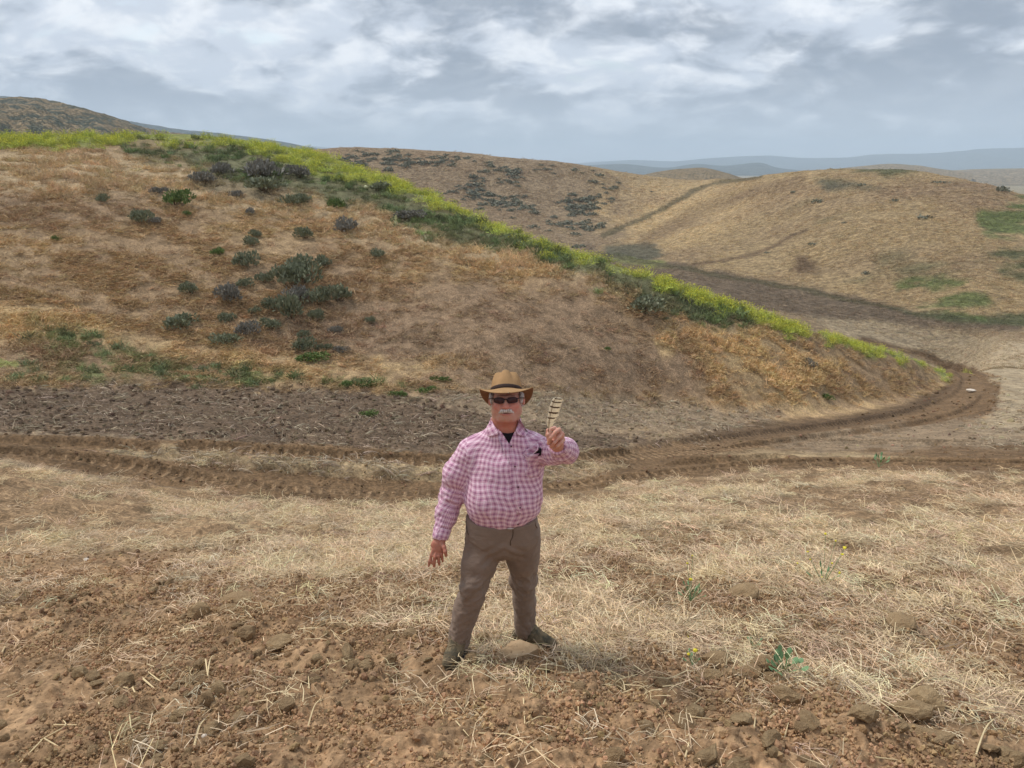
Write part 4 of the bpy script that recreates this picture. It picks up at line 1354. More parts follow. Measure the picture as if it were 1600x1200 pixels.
g = ground(572, 300)[0]; g[2] = H(g[0], g[1])[0]; k = np.linalg.norm(g) / FPX
bl = empty('blossom_plant', tuple(g)); tag(bl, 'round white blossom poking out of the scrub under the mustard', 'flower')
V, Fc = rock_mesh(8, 2, 0.1, 1.0); V = np.array(V) * 6.0 * k + [0, 0, 6 * k]; mesh_obj('flower', V, Fc, M_yuc, bl, smooth=True)
V, Fc = tube([(0, 0, -.05), (0, 0, 6 * k)], 0.4 * k, 5); mesh_obj('stem', V, Fc, M_yl, bl)

# ------------------------------------------------------------------ rocks, clods, weeds and stalks of the foreground
m, N, bs = new_mat('earth_rock')
pos = N.n('ShaderNodeTexCoord').outputs['Object']; orn = N.n('ShaderNodeObjectInfo').outputs['Random']
nz = N.noise(pos, 2.5, 6, 0.65); nz2 = N.noise(pos, 14, 4, 0.7)
c = N.mix(N.ramp(nz, 0.35, 0.65), tuple(lin(160, 134, 100)), tuple(lin(188, 162, 124)))
c = N.mix(N.math('MULTIPLY', orn, 0.5), c, tuple(lin(150, 122, 92)))
c = N.mix(N.ramp(nz2, 0.55, 0.75, 0, 0.5), c, tuple(lin(128, 102, 76)))
N.put(bs.inputs['Base Color'], c)
N.put(bs.inputs['Normal'], bump(N, N.math('ADD', nz, N.math('MULTIPLY', nz2, 0.5)), 0.8, 0.07))
M_rock = m
ROCKS = []
for s in range(9):
    V, Fc = rock_mesh(500 + s, 2, 0.34, 0.75)
    me = bpy.data.meshes.new('earth_clod'); me.from_pydata(V, [], Fc); me.materials.append(M_rock)
    ROCKS.append(me)


def rock(px, py, wpx, hpx, label, cat='clod', name='earth_clod', group=None, rz=None, me=None, sink=0.25, mat=None):
    g = ground(px, py + hpx * 0.4)[0]; z = H(g[0], g[1])[0]
    k = math.sqrt(g[0] ** 2 + g[1] ** 2 + z * z) / FPX
    o = bpy.data.objects.new(name, me or ROCKS[int(RNG.integers(len(ROCKS)))]); COL.objects.link(o)
    sx = wpx * k * 1.05; sz_ = hpx * k * 1.15
    o.scale = (sx, sx * RNG.uniform(.7, 1), sz_); o.rotation_euler = (RNG.normal(0, .1), RNG.normal(0, .1), RNG.uniform(-.5, .5) if rz is None else rz)
    o.location = (g[0], g[1], z + sz_ * (0.5 - sink))
    return tag(o, label, cat, group)


for a_ in [
    (1107, 1052, 30, 27, 'round tan clod beside the small yellow flower'), (1086, 1064, 18, 16, 'small brown clod touching the round tan one'), (1120, 1030, 50, 24, 'long dark clod behind the round tan one'),
    (1195, 1042, 34, 28, 'dark round clod beside the leafy green weed'), (1170, 1052, 38, 20, 'slanted brown clod between the round ones'), (1210, 1060, 34, 18, 'low dark clod under the leafy green weed'),
    (1140, 1052, 22, 16, 'small clod right of the round tan one'), (1022, 1094, 28, 20, 'flat sided brown clod left of the tan patch'), (1232, 1095, 40, 24, 'broad low clod below the leafy weed'),
    (1420, 1116, 48, 26, 'left and lower of two big clods by the straw'), (1445, 1103, 56, 30, 'big slanted block of earth among the straw'), (1342, 1148, 46, 24, 'rounded clod near the lower right straw stalk'),
    (1395, 1158, 30, 20, 'medium clod right of the rounded one'), (1440, 1152, 56, 22, 'long low clod under the slanted block'), (955, 1186, 36, 28, 'dark ball of earth at the bottom edge'),
    (192, 1056, 30, 22, 'tan rock with a dark hollow under it'), (176, 1070, 18, 14, 'small orange tan rock in front of the hollow rock'), (126, 1053, 20, 18, 'dark brown clod left of the tan hollow rock'),
    (146, 1052, 20, 18, 'second dark clod left of the tan hollow rock'), (217, 1163, 30, 30, 'round knobby ball of earth low in the left mound'), (326, 1098, 30, 30, 'rough dark clod on the left mound'),
    (312, 951, 42, 26, 'large tan clod half sunk in bare soil'), (353, 948, 34, 22, 'dark clod next to the large half sunk one'), (370, 932, 50, 22, 'dark brown clod behind the large half sunk one'),
    (384, 976, 32, 24, 'angular clod below the dark pair'), (436, 990, 36, 18, 'low flat clod right of the angular one'), (158, 1025, 24, 16, 'small dark lump on smooth soil'),
    (738, 1026, 24, 18, 'small tan stone between the boots'), (756, 992, 22, 26, 'dark earth lump behind the flat stone'), (884, 935, 44, 20, 'brown clod in the straw right of the man'),
    (1405, 978, 44, 22, 'dark mound of earth in the far straw'), (1545, 920, 44, 20, 'dark hollow looking lump near the right edge'), (1010, 1130, 30, 20, 'knobby clod on the brown crumbs'),
    (488, 818, 34, 12, 'thin dark clod lying on the straw'), (1160, 925, 40, 18, 'dark clod lying across the straw'),
    (1270, 866, 40, 14, 'thin brown clod in the middle of the stubble'), (340, 1070, 34, 30, 'big lumpy clod at the top of the left mound'), (450, 1140, 30, 22, 'clod in the pebbly hollow near the stalk'), (520, 975, 30, 20, 'clod on the soil left of the trousers'), (640, 985, 24, 16, 'clod just left of the near boot'), (905, 1075, 30, 18, 'clod below the flat stone to the right')]:
    rock(*a_)
m_w = plain_mat('white_pebble', lin(212, 200, 184))
for px, py, w_ in [(135, 876, 7), (352, 1053, 7), (414, 1150, 8), (321, 1164, 7), (227, 1148, 5), (771, 1000, 6), (1226, 1066, 7), (1004, 760, 5), (325, 768, 6), (1108, 1016, 5), (274, 1048, 5)]:
    o = rock(px, py, w_, w_ * .8, 'small whitish pebble on the brown soil', 'pebble', 'pebble', 'whitish pebbles', me=None)
    me = o.data.copy(); me.materials.clear(); me.materials.append(m_w); o.data = me
# countable clods over the soil
ps, ws = sample_screen(1500, (-60, 1660), (900, 1230))
k = RNG.uniform(size=len(ps)) < ws['soil'] * (1 - 0.7 * ws['orange']) * smooth01(fbm(ps[:, 0] / 0.5, ps[:, 1] / 0.5, 3, 91), -0.3, 0.3) * 0.6
ps, ws = sel(ps, ws, k)
for i in range(min(len(ps), 230)):
    s = 0.035 + 0.075 * RNG.uniform() ** 2.2
    o = bpy.data.objects.new('earth_clod', ROCKS[i % 9]); COL.objects.link(o)
    o.location = (ps[i, 0], ps[i, 1], ps[i, 2] + s * 0.2); o.scale = (s * RNG.uniform(.9, 1.5), s, s * RNG.uniform(.7, 1)); o.rotation_euler = (RNG.normal(0, .3), RNG.normal(0, .3), RNG.uniform(0, 6))
    tag(o, 'fist sized brown clod scattered over the bare soil', 'clod', 'clods scattered over the bare soil')

# the flat stone in front of the boots
m, N, bs = new_mat('flat_stone')
pos = N.n('ShaderNodeTexCoord').outputs['Object']
nz = N.noise(pos, 14, 5, 0.6)
c = N.mix(N.ramp(nz, 0.3, 0.7), tuple(lin(166, 138, 106)), tuple(lin(188, 160, 126)))
c = N.mix(N.ramp(N.noise(pos, 30, 3, 0.6), 0.64, 0.72, 0, 0.7), c, tuple(lin(100, 78, 58)))
N.put(bs.inputs['Base Color'], c); N.put(bs.inputs['Normal'], bump(N, nz, 0.5, 0.01))
pxs = [(770, 1027), (778, 1016), (790, 1010), (798, 1002), (812, 999), (824, 1003), (838, 1008), (842, 1013), (832, 1018), (822, 1023), (808, 1027), (795, 1031), (780, 1033), (771, 1032)]
cg = ground(806, 1018)[0]; cz = H(cg[0], cg[1])[0] + 0.085
nrm_t = Vector((0.05, -0.28, 1)).normalized()
top = []
for q in pxs:
    az_, t_ = pray(*q); dr = Vector((math.sin(az_), math.cos(az_), float(t_)))
    s = (Vector((cg[0], cg[1], cz)).dot(nrm_t)) / dr.dot(nrm_t); top.append(np.array(dr * s))
n_ = len(top); mid_ = sum(top) / n_
V = [mid_ + [0, 0, .004]] + [mid_ + (t_ - mid_) * 0.6 + [0, 0, 0.003 + RNG.normal(0, .002)] for t_ in top] + top + [mid_ + (t_ - mid_) * RNG.uniform(0.93, 1.04) - [0, 0, 0.045] for t_ in top] + [mid_ + (t_ - mid_) * 0.7 - [0, 0, 0.09] for t_ in top]
V = [v - mid_ for v in V]
Fc = [[0, 1 + i, 1 + (i + 1) % n_] for i in range(n_)]
for L in range(3):
    for i in range(n_):
        a0, a1 = 1 + L * n_ + i, 1 + L * n_ + (i + 1) % n_
        Fc.append([a0, a0 + n_, a1 + n_, a1])
Fc.append([1 + 3 * n_ + i for i in range(n_)][::-1])
st_ = mesh_obj('flat_stone', V, Fc, m, loc=tuple(mid_))
tag(st_, 'flat tan slab of stone lying just in front of the boots', 'stone')
g = ground(1517, 610)[0]; g[2] = H(g[0], g[1])[0]; k = np.linalg.norm(g) / FPX
V, Fc = rock_mesh(77, 2, .1, .6); o = mesh_obj('pale_rock', np.array(V) * [13 * k, 10 * k, 7 * k], Fc, m_w, loc=(g[0], g[1], g[2] + .1)); tag(o, 'pale slab lying in the bend of the dirt track', 'rock')

# ------------------------------------------------------------------ loose straw stalks
M_stalk = plain_mat('stalk', lin(222, 200, 156), 0.7, 0.25, 0.15, 6.0)


def stalk(pts, wpx, label, lift=0.015, group=None):
    p = ground([q[0] for q in pts], [q[1] for q in pts])
    p[:, 2] = H(p[:, 0], p[:, 1]) + lift
    if len(pts) > 2:
        p[1:-1, 2] += lift
    k = np.linalg.norm(p, axis=1).mean() / FPX
    tt = np.linspace(0, len(p) - 1, len(p) * 3)
    q = np.stack([pchip1(np.arange(len(p)), p[:, i], tt) if len(p) > 2 else np.interp(tt, np.arange(len(p)), p[:, i]) for i in range(3)], 1)
    V, Fc = tube(q - q[0], np.linspace(wpx * k * .5, wpx * k * .3, len(q)), 5)
    o = mesh_obj('straw_stalk', V, Fc, M_stalk, loc=tuple(q[0]))
    return tag(o, label, 'stalk', group)


for pts, wp_, lab in [
    ([(302, 1187), (312, 1160), (321, 1133)], 3.2, 'thick pale stalk standing out alone on the left mound'), ([(30, 1186), (68, 1152), (110, 1166)], 2.4, 'bent stalk at the lower left corner'),
    ([(62, 1150), (102, 1138), (98, 1122)], 2.0, 'crooked stalk above the lower left corner'), ([(84, 1132), (120, 1133)], 1.8, 'short stalk crossing the crooked one'), ([(12, 1092), (44, 1080)], 2.4, 'short stalk near the left edge'),
    ([(221, 1056), (244, 1072)], 2.6, 'stalk pair member lying right of the hollow rock'), ([(228, 1047), (266, 1068)], 1.8, 'thin stalk above the hollow rock pair'), ([(180, 1065), (200, 1073)], 2.0, 'pale stalk under the hollow rock'),
    ([(206, 1068), (211, 1080)], 2.4, 'stubby stalk between rock and mound'), ([(322, 1036), (324, 1052), (330, 1034), (340, 1022)], 2.0, 'forked stalk on the smooth soil'), ([(479, 1126), (490, 1100), (501, 1078)], 2.2, 'thin leaning stalk right of the left mound'),
    ([(155, 1102), (152, 1086)], 2.2, 'short upright stub on the left mound'), ([(483, 1075), (482, 1058)], 2.0, 'short stub on the soil by the smooth patch'),
    ([(745, 1135), (790, 1138), (840, 1170), (878, 1198)], 2.2, 'long curved stalk at the bottom centre'), ([(712, 1122), (732, 1134)], 2.0, 'small stalk beginning the long curved one'), ([(818, 1092), (820, 1126)], 2.4, 'upright stalk above the long curved one'),
    ([(822, 1124), (845, 1114), (866, 1112)], 2.0, 'stalk lying right of the upright one'), ([(902, 1090), (904, 1116)], 2.6, 'pale stalk with hooked top on the soil'), ([(746, 1073), (770, 1078)], 1.8, 'thin stalk below the flat stone'),
    ([(796, 1072), (801, 1056)], 1.8, 'short upright stalk below the flat stone'), ([(864, 1004), (868, 1020), (876, 1040)], 2.0, 'thin stalk leaning from the far boot'), ([(822, 1040), (838, 1050)], 2, 'short stalk below the stone edge'),
    ([(1202, 1138), (1216, 1112)], 3.0, 'thick pale stalk leaning on the bare tan patch'), ([(1176, 1160), (1180, 1126)], 2.2, 'thin upright stalk on the bare tan patch'), ([(1222, 1166), (1216, 1152)], 1.8, 'left arm of a small v shaped stalk'),
    ([(1224, 1166), (1230, 1146)], 1.8, 'right arm of a small v shaped stalk'), ([(1520, 1196), (1535, 1160), (1562, 1122)], 2.6, 'long thick stalk in the lower right corner'), ([(1078, 1126), (1118, 1130)], 2.2, 'horizontal pale stalk on crumbs'),
    ([(1045, 1118), (1058, 1144)], 1.8, 'leaning stalk left of the horizontal one'), ([(1070, 1192), (1078, 1168), (1070, 1166)], 2.6, 'hooked stalk at the bottom of the tan patch'), ([(1020, 1152), (1034, 1124)], 1.8, 'thin stalk over the dark crumbs'),
    ([(1400, 1104), (1450, 1080), (1478, 1082)], 2.4, 'long pale stalk above the big earth block'), ([(1450, 1108), (1476, 1110)], 2.4, 'bright stalk lying over the big earth block'), ([(1084, 1100), (1110, 1082)], 2.2, 'bright stalk in front of the clods'),
    ([(990, 1018), (1050, 996), (1076, 994)], 2.6, 'long stem of the fallen mustard flower'), ([(556, 1050), (530, 1068)], 1.6, 'thin stalk left of the boots'), ([(600, 978), (618, 970)], 2, 'pale stalk on dark crumbs'),
    ([(0, 1010), (6, 1000)], 2.2, 'tiny stalk at the left edge'), ([(30, 1030), (48, 1022)], 2.2, 'small stalk above the left edge mound'), ([(1366, 1196), (1400, 1200)], 2, 'stalk at the bottom edge')]:
    stalk(pts, wp_, lab)

# ------------------------------------------------------------------ green weeds in the foreground
M_wleaf = plain_mat('weed_leaf', lin(120, 152, 108), 0.6, 0.3, 0.2, 40.0)
M_yel = plain_mat('yellow_petal', lin(228, 214, 70), 0.7)


def weed(px, py, size_px, n, label, round_=0.9, flowers=()):
    g = ground(px, py)[0]; g[2] = H(g[0], g[1])[0] + 0.02; k = np.linalg.norm(g) / FPX
    o = empty('weed', tuple(g)); tag(o, label, 'weed')
    r = np.random.default_rng(int(px)); SV, SF = [], []
    for i in range(n):
        a = r.uniform(0, 6.28); el = r.uniform(0.5, 1.3); L = size_px * k * r.uniform(.5, 1)
        e = np.array([math.cos(a) * math.cos(el), math.sin(a) * math.cos(el), math.sin(el)]) * L
        V, Fc = tube([(0, 0, 0), e], 0.0018, 4); b = len(SV); SV += V; SF += [[q + b for q in f] for f in Fc]
        ls = size_px * k * r.uniform(.22, .36); up = np.array([-math.cos(a) * .5, -math.sin(a) * .5 - .4, .8]); up /= np.linalg.norm(up)
        t = e / np.linalg.norm(e); s = np.cross(t, up); s /= np.linalg.norm(s)
        pr = [(0, 0), (.35, .45), (.5, .9), (.38, 1.35), (0, 1.6), (-.38, 1.35), (-.5, .9), (-.35, .45)]
        LV = [e + s * u * ls * round_ + t * v * ls * .8 + up * (0.06 * ls * math.cos(u * 6)) for u, v in pr] + [e + t * .8 * ls + up * ls * .08]
        lf = [[8, q, (q + 1) % 8] for q in range(8)]
        mesh_obj('leaf', LV, lf, M_wleaf, o, smooth=True)
    mesh_obj('stem', SV, SF, M_wleaf, o)
    for fx, fy, fs in flowers:
        e = P(fx, fy, g[1]) - g
        V, Fc = rock_mesh(int(fx), 1, .3, .8); mesh_obj('flower', np.array(V) * fs * k + e, Fc, M_yel, o)
        V, Fc = tube([(0, 0, 0), tuple(e)], 0.0016, 4); mesh_obj('stem', V, Fc, M_wleaf, o)
    return o


weed(1224, 1064, 30, 22, 'leafy blue green weed growing between clods')
weed(1079, 942, 26, 14, 'feathery green weed in the straw right of the man', .4, [(1079, 905, 5), (1074, 880, 3.5), (1082, 868, 3)])
weed(1082, 1046, 20, 7, 'small green weed with a yellow flower beside the round clod', .5, [(1087, 1016, 8), (1076, 1022, 5)])
weed(1178, 1015, 14, 7, 'small green sprig in straw above the clods', .6)
weed(1372, 738, 18, 12, 'small green weed at the near edge of the dirt track', .6)
weed(1285, 925, 24, 10, 'straggly yellow flowered mustard in the stubble', .35, [(1320, 856, 6), (1316, 866, 5), (1290, 834, 4), (1262, 862, 3.5), (1266, 874, 3), (1284, 902, 4), (1312, 895, 5), (1300, 880, 3.5), (1306, 845, 3.5), (1246, 880, 3)])
# fallen mustard flower heads
g = P(1076, 994, 4.55); gz = ground(1076, 998)[0]; gz[2] = H(gz[0], gz[1])[0] + .03
V, Fc = rock_mesh(33, 1, .4, .6); o = mesh_obj('flower_head', np.array(V) * 0.035, Fc, M_yel, loc=tuple(gz)); tag(o, 'yellow mustard flower head at the end of a fallen stem', 'flower')


# ------------------------------------------------------------------ the man
from mathutils.bvhtree import BVHTree


class Field:
    """signed distances on a grid (axes may be unevenly spaced), meshed with surface nets"""
    def __init__(self, xs, ys, zs):
        self.ax = [np.asarray(a, np.float32) for a in (xs, ys, zs)]
        self.D = np.full([len(a) for a in self.ax], 0.2, np.float32)

    def box(self, lo, hi):
        sl = []
        for a, l, h in zip(self.ax, lo, hi):
            i, j = np.searchsorted(a, [l, h]); sl.append(slice(max(i - 1, 0), min(j + 1, len(a))))
        G = np.meshgrid(*[a[s] for a, s in zip(self.ax, sl)], indexing='ij', sparse=True)
        return tuple(sl), G

    def op(self, lo, hi, fn, k=0.02, mode='add', pad=0.05):
        lo = np.array(lo) - pad; hi = np.array(hi) + pad
        sl, (X, Y, Z) = self.box(lo, hi)
        if 0 in self.D[sl].shape: return
        d = fn(X, Y, Z).astype(np.float32); a = self.D[sl]
        if mode == 'add':
            h = np.maximum(k - np.abs(a - d), 0) / max(k, 1e-6); r = np.minimum(a, d) - h * h * k * 0.25
        elif mode == 'cut':
            d = -d; h = np.maximum(k - np.abs(a - d), 0) / max(k, 1e-6); r = np.maximum(a, d) + h * h * k * 0.25
        else:
            r = np.maximum(a, d)
        self.D[sl] = r

    def cone(self, a, b, ra, rb, k=0.02, mode='add', sq=(1, 1, 1)):
        a = np.array(a, float); b = np.array(b, float); r = max(ra, rb) / min(sq)
        sq = np.array(sq, float)
        def fn(X, Y, Z):
            ba = (b - a) * sq; L = float(ba @ ba) + 1e-9
            x, y, z = (X - a[0]) * sq[0], (Y - a[1]) * sq[1], (Z - a[2]) * sq[2]
            t = np.clip((x * ba[0] + y * ba[1] + z * ba[2]) / L, 0, 1)
            return np.sqrt((x - ba[0] * t) ** 2 + (y - ba[1] * t) ** 2 + (z - ba[2] * t) ** 2) - (ra + (rb - ra) * t)
        self.op(np.minimum(a, b) - r, np.maximum(a, b) + r, fn, k, mode)

    def chain(self, pts, rs, k=0.02, mode='add', sq=(1, 1, 1)):
        for i in range(len(pts) - 1):
            self.cone(pts[i], pts[i + 1], rs[i], rs[i + 1], k, mode, sq)

    def ell(self, c, r, k=0.02, frame=None, mode='add'):
        c = np.array(c, float); r = np.array(r, float)
        if frame is not None:
            o, R = frame; cw = o + R @ c
        else:
            cw, R = c, np.eye(3)
        def fn(X, Y, Z):
            x, y, z = X - cw[0], Y - cw[1], Z - cw[2]
            q = [R[0, i] * x + R[1, i] * y + R[2, i] * z for i in range(3)]
            k0 = np.sqrt(sum((q[i] / r[i]) ** 2 for i in range(3))); k1 = np.sqrt(sum((q[i] / r[i] ** 2) ** 2 for i in range(3)))
            return k0 * (k0 - 1) / np.maximum(k1, 1e-6)
        m = r.max()
        self.op(cw - m, cw + m, fn, k, mode)

    def mesh(self):
        D = self.D; ax = self.ax; S = D < 0
        n = np.array(D.shape)
        c = S[:-1, :-1, :-1].astype(np.uint8)
        cnt = np.zeros(n - 1, np.uint8)
        for i in (0, 1):
            for j in (0, 1):
                for k in (0, 1):
                    cnt += S[i:n[0] - 1 + i, j:n[1] - 1 + j, k:n[2] - 1 + k]
        act = (cnt > 0) & (cnt < 8)
        ci = np.argwhere(act)
        idx = np.full(act.shape, -1, np.int64); idx[act] = np.arange(len(ci))
        P_ = np.zeros((len(ci), 3)); C_ = np.zeros(len(ci))
        crn = [(i, j, k) for i in (0, 1) for j in (0, 1) for k in (0, 1)]
        val = {q: D[ci[:, 0] + q[0], ci[:, 1] + q[1], ci[:, 2] + q[2]] for q in crn}
        for q in crn:
            for d in range(3):
                if q[d] == 0:
                    q2 = tuple(q[e] + (e == d) for e in range(3))
                    a, b = val[q], val[q2]
                    m = (a < 0) != (b < 0)
                    t = np.where(m, a / np.where(m, a - b, 1), 0)
                    for e in range(3):
                        P_[:, e] += np.where(m, q[e] + (t if e == d else 0), 0)
                    C_ += m
        P_ = ci + P_ / C_[:, None]
        V = np.stack([np.interp(P_[:, e], np.arange(n[e]), ax[e]) for e in range(3)], 1)
        F = []
        for d in range(3):
            sl0 = [slice(None)] * 3; sl1 = [slice(None)] * 3
            sl0[d] = slice(0, -1); sl1[d] = slice(1, None)
            ch = S[tuple(sl0)] != S[tuple(sl1)]
            e = np.argwhere(ch)
            o1, o2 = (d + 1) % 3, (d + 2) % 3
            ok = (e[:, o1] > 0) & (e[:, o2] > 0) & (e[:, o1] < n[o1] - 1) & (e[:, o2] < n[o2] - 1)
            e = e[ok]
            inside = S[e[:, 0], e[:, 1], e[:, 2]]
            def g(a, b):
                q = e.copy(); q[:, o1] += a; q[:, o2] += b
                return idx[q[:, 0], q[:, 1], q[:, 2]]
            f = np.stack([g(-1, -1), g(0, -1), g(0, 0), g(-1, 0)], 1)
            f[~inside] = f[~inside][:, ::-1]
            F.append(f)
        return V, np.concatenate(F)


def axis(lo, hi, coarse, fines):
    """grid axis with finer steps inside the given ranges: (lo, hi, step)"""
    out = [lo]
    while out[-1] < hi:
        s = coarse
        for a, b, st in fines:
            if a - 0.01 <= out[-1] < b: s = min(s, st)
        out.append(out[-1] + s)
    return np.array(out)


def smooth_mesh(V, F, n=1, f=0.5):
    e = np.concatenate([F[:, [0, 1]], F[:, [1, 2]], F[:, [2, 3]], F[:, [3, 0]]]); e = np.concatenate([e, e[:, ::-1]])
    for _ in range(n):
        s = np.zeros_like(V); c = np.bincount(e[:, 0], minlength=len(V))[:, None]
        for i in range(3): s[:, i] = np.bincount(e[:, 0], weights=V[e[:, 1], i], minlength=len(V))
        V = V * (1 - f) + f * s / np.maximum(c, 1)
    return V


def vnormals(V, F):
    n = np.cross(V[F[:, 2]] - V[F[:, 0]], V[F[:, 3]] - V[F[:, 1]])
    out = np.zeros_like(V)
    for k in range(4):
        for i in range(3): out[:, i] += np.bincount(F[:, k], weights=n[:, i], minlength=len(V))
    return out / (np.linalg.norm(out, axis=1, keepdims=True) + 1e-9)


def noise3(p, s, seed=0):
    a = fbm(p[:, 0] / s + p[:, 2] * 0.37 / s, p[:, 1] / s + 3.1, 3, seed); b = fbm(p[:, 2] / s, p[:, 0] / s * 0.6 + p[:, 1] / s * 0.8, 3, seed + 7)
    return (a + b) * 0.7


# feet stand on the ground as it is
hz = lambda x, y: float(H(x, y)[0])
zl = hz(-0.36, 4.05); zr = hz(0.15, 4.34)
man = empty('person', (-0.06, 4.2, (zl + zr) / 2))
tag(man, 'man in tan brimmed hat and pink plaid shirt holding up a feather', 'person')
MO = np.array(man.location)


def part(name, V, F, mat, parent=man, smooth=True):
    off = MO
    o = mesh_obj(name, np.asarray(V) - off, F, mat, None, smooth)
    if parent is man:
        o.parent = man
    else:
        o.parent = parent
    return o


# joints
shL, elL, wrL = np.array([-0.235, 4.22, -1.60]), P(706, 772, 4.25), P(688, 838, 4.15)
shR, elR, wrR = np.array([0.150, 4.22, -1.585]), P(883, 706, 4.00), P(871, 697, 3.79)
hipL, hipR = np.array([-0.155, 4.20, -2.15]), np.array([0.055, 4.22, -2.15])
knL, knR = P(742, 915, 4.10), P(818, 905, 4.29)
anL, anR = np.array([-0.325, 4.11, zl + 0.13]), np.array([0.085, 4.37, zr + 0.13])
neck0, neck1 = np.array([-0.040, 4.235, -1.50]), np.array([-0.036, 4.215, -1.36])

# head frame: x = right, y = forward (towards the photographer), z = up
tl, rl, yw = math.radians(12), math.radians(-2.0), math.radians(-2)
fw = np.array([math.sin(yw) * math.cos(tl), -math.cos(yw) * math.cos(tl), math.sin(tl)])
up = np.array([math.sin(rl), 0.0, 1.0]); up = up - fw * (up @ fw); up /= np.linalg.norm(up)
rt = np.cross(fw, up)
HS = np.array([1.13, 1.08, 0.90]); HK = 1.03
HR = np.stack([rt, fw, up], 1)
HO = P(791.5, 623, 4.20)
hd = lambda q: HO + HR @ (np.array(q, float) * HS)
hf = (HO, HR)

B = Field(axis(-0.52, 0.42, 0.013, [(-0.47, -0.33, 0.0042), (-0.14, 0.07, 0.0042), (0.13, 0.30, 0.0036)]),
          axis(3.58, 4.60, 0.013, [(3.62, 3.82, 0.0036), (4.02, 4.32, 0.0045)]),
          axis(min(zl, zr) - 0.05, -1.05, 0.014, [(-2.33, -2.08, 0.0042), (-1.50, -1.10, 0.0042)]))


def he(c, r, k=0.02, mode='add'):
    B.ell(np.array(c) * HS, np.array(r) * HS, k, hf, mode)


def hc(a, b, ra, rb, k=0.01, mode='add'):
    B.cone(hd(a), hd(b), ra * HK, rb * HK, k, mode)


# torso, arms, legs under the clothes
B.cone([-0.045, 4.22, -1.62], [-0.055, 4.20, -2.02], 0.13, 0.15, 0.05, sq=(0.85, 1.1, 1))
B.cone([-0.19, 4.23, -1.60], [0.10, 4.23, -1.60], 0.05, 0.05, 0.05)
B.chain([shL, elL, wrL], [0.05, 0.042, 0.032]); B.chain([shR, elR, wrR], [0.055, 0.045, 0.032])
B.chain([hipL, knL, anL], [0.08, 0.046, 0.034], 0.04); B.chain([hipR, knR, anR], [0.08, 0.046, 0.034], 0.04)
B.cone(anL, anL + [-0.02, -0.05, -0.07], 0.03, 0.022); B.cone(anR, anR + [0.06, -0.03, -0.07], 0.03, 0.022)
# neck and head
B.cone(neck0, neck1, 0.082, 0.075, 0.03)
B.cone(np.array([-0.15, 4.24, -1.56]), neck1, 0.035, 0.04, 0.05); B.cone(np.array([0.06, 4.24, -1.56]), neck1, 0.035, 0.04, 0.05)
he((0, -0.016, 0.020), (0.074, 0.090, 0.088))
he((0, 0.018, -0.035), (0.069, 0.080, 0.100))
for s in (-1, 1):
    he((s * 0.038, 0.012, -0.074), (0.040, 0.056, 0.048), 0.02)         # jowls
    he((s * 0.036, 0.062, -0.036), (0.028, 0.026, 0.028), 0.018)        # cheeks
    he((s * 0.031, 0.086, 0.004), (0.017, 0.014, 0.012), 0.008, 'cut')  # sockets
    he((s * 0.031, 0.078, 0.003), (0.013, 0.013, 0.011), 0.003)         # eyeballs
    hc((s * 0.012, 0.090, 0.020), (s * 0.045, 0.080, 0.018), 0.009, 0.007, 0.012)
    he((s * 0.0135, 0.102, -0.045), (0.0105, 0.0115, 0.009), 0.006)     # nostril wings
    he((s * 0.085, -0.006, -0.012), (0.010, 0.020, 0.031), 0.008)       # ears
    he((s * 0.090, 0.000, -0.010), (0.006, 0.010, 0.018), 0.004, 'cut')
hc((0, 0.092, 0.010), (0, 0.116, -0.038), 0.009, 0.015, 0.012)          # nose
hc((-0.022, 0.086, -0.066), (0.022, 0.086, -0.066), 0.014, 0.014, 0.015)
he((0, 0.070, -0.103), (0.036, 0.028, 0.026), 0.020)                    # chin
he((0, 0.030, -0.124), (0.052, 0.058, 0.030), 0.030)                    # soft under-chin
hc((-0.016, 0.099, -0.0885), (0.016, 0.099, -0.0885), 0.0062, 0.0062, 0.006)   # lower lip
hc((-0.020, 0.106, -0.0790), (0.020, 0.106, -0.0790), 0.0030, 0.0030, 0.003, 'cut')

# right hand in the picture: closed round the quill
def px3(l): return [P(*q) for q in l]
B.ell(P(870, 686, 3.745), (0.030, 0.024, 0.044), 0.02)
B.ell(P(876, 683, 3.735), (0.020, 0.024, 0.036), 0.015)
B.cone(wrR, P(870, 692, 3.745), 0.031, 0.028, 0.02)
FR = [[(867, 669, 3.735), (860, 671, 3.695), (857, 679, 3.675), (857.5, 687, 3.688)],
      [(874, 671, 3.735), (867, 676, 3.690), (860, 684, 3.668), (857, 693, 3.682)],
      [(879, 678, 3.735), (873, 684, 3.690), (866, 692, 3.670), (861, 698.5, 3.686)],
      [(880.5, 687, 3.735), (876, 692, 3.695), (871, 697, 3.680), (867, 701, 3.694)]]
for f, r in zip(FR, (0.0102, 0.0106, 0.0100, 0.0090)):
    B.chain(px3(f), [r * 1.1, r * 1.05, r * 0.98, r * 0.9], 0.0025)
B.chain(px3([(866, 694, 3.735), (858.5, 689, 3.705), (855.5, 680, 3.69), (856, 672, 3.69)]), [0.017, 0.012, 0.0105, 0.0095], 0.004)
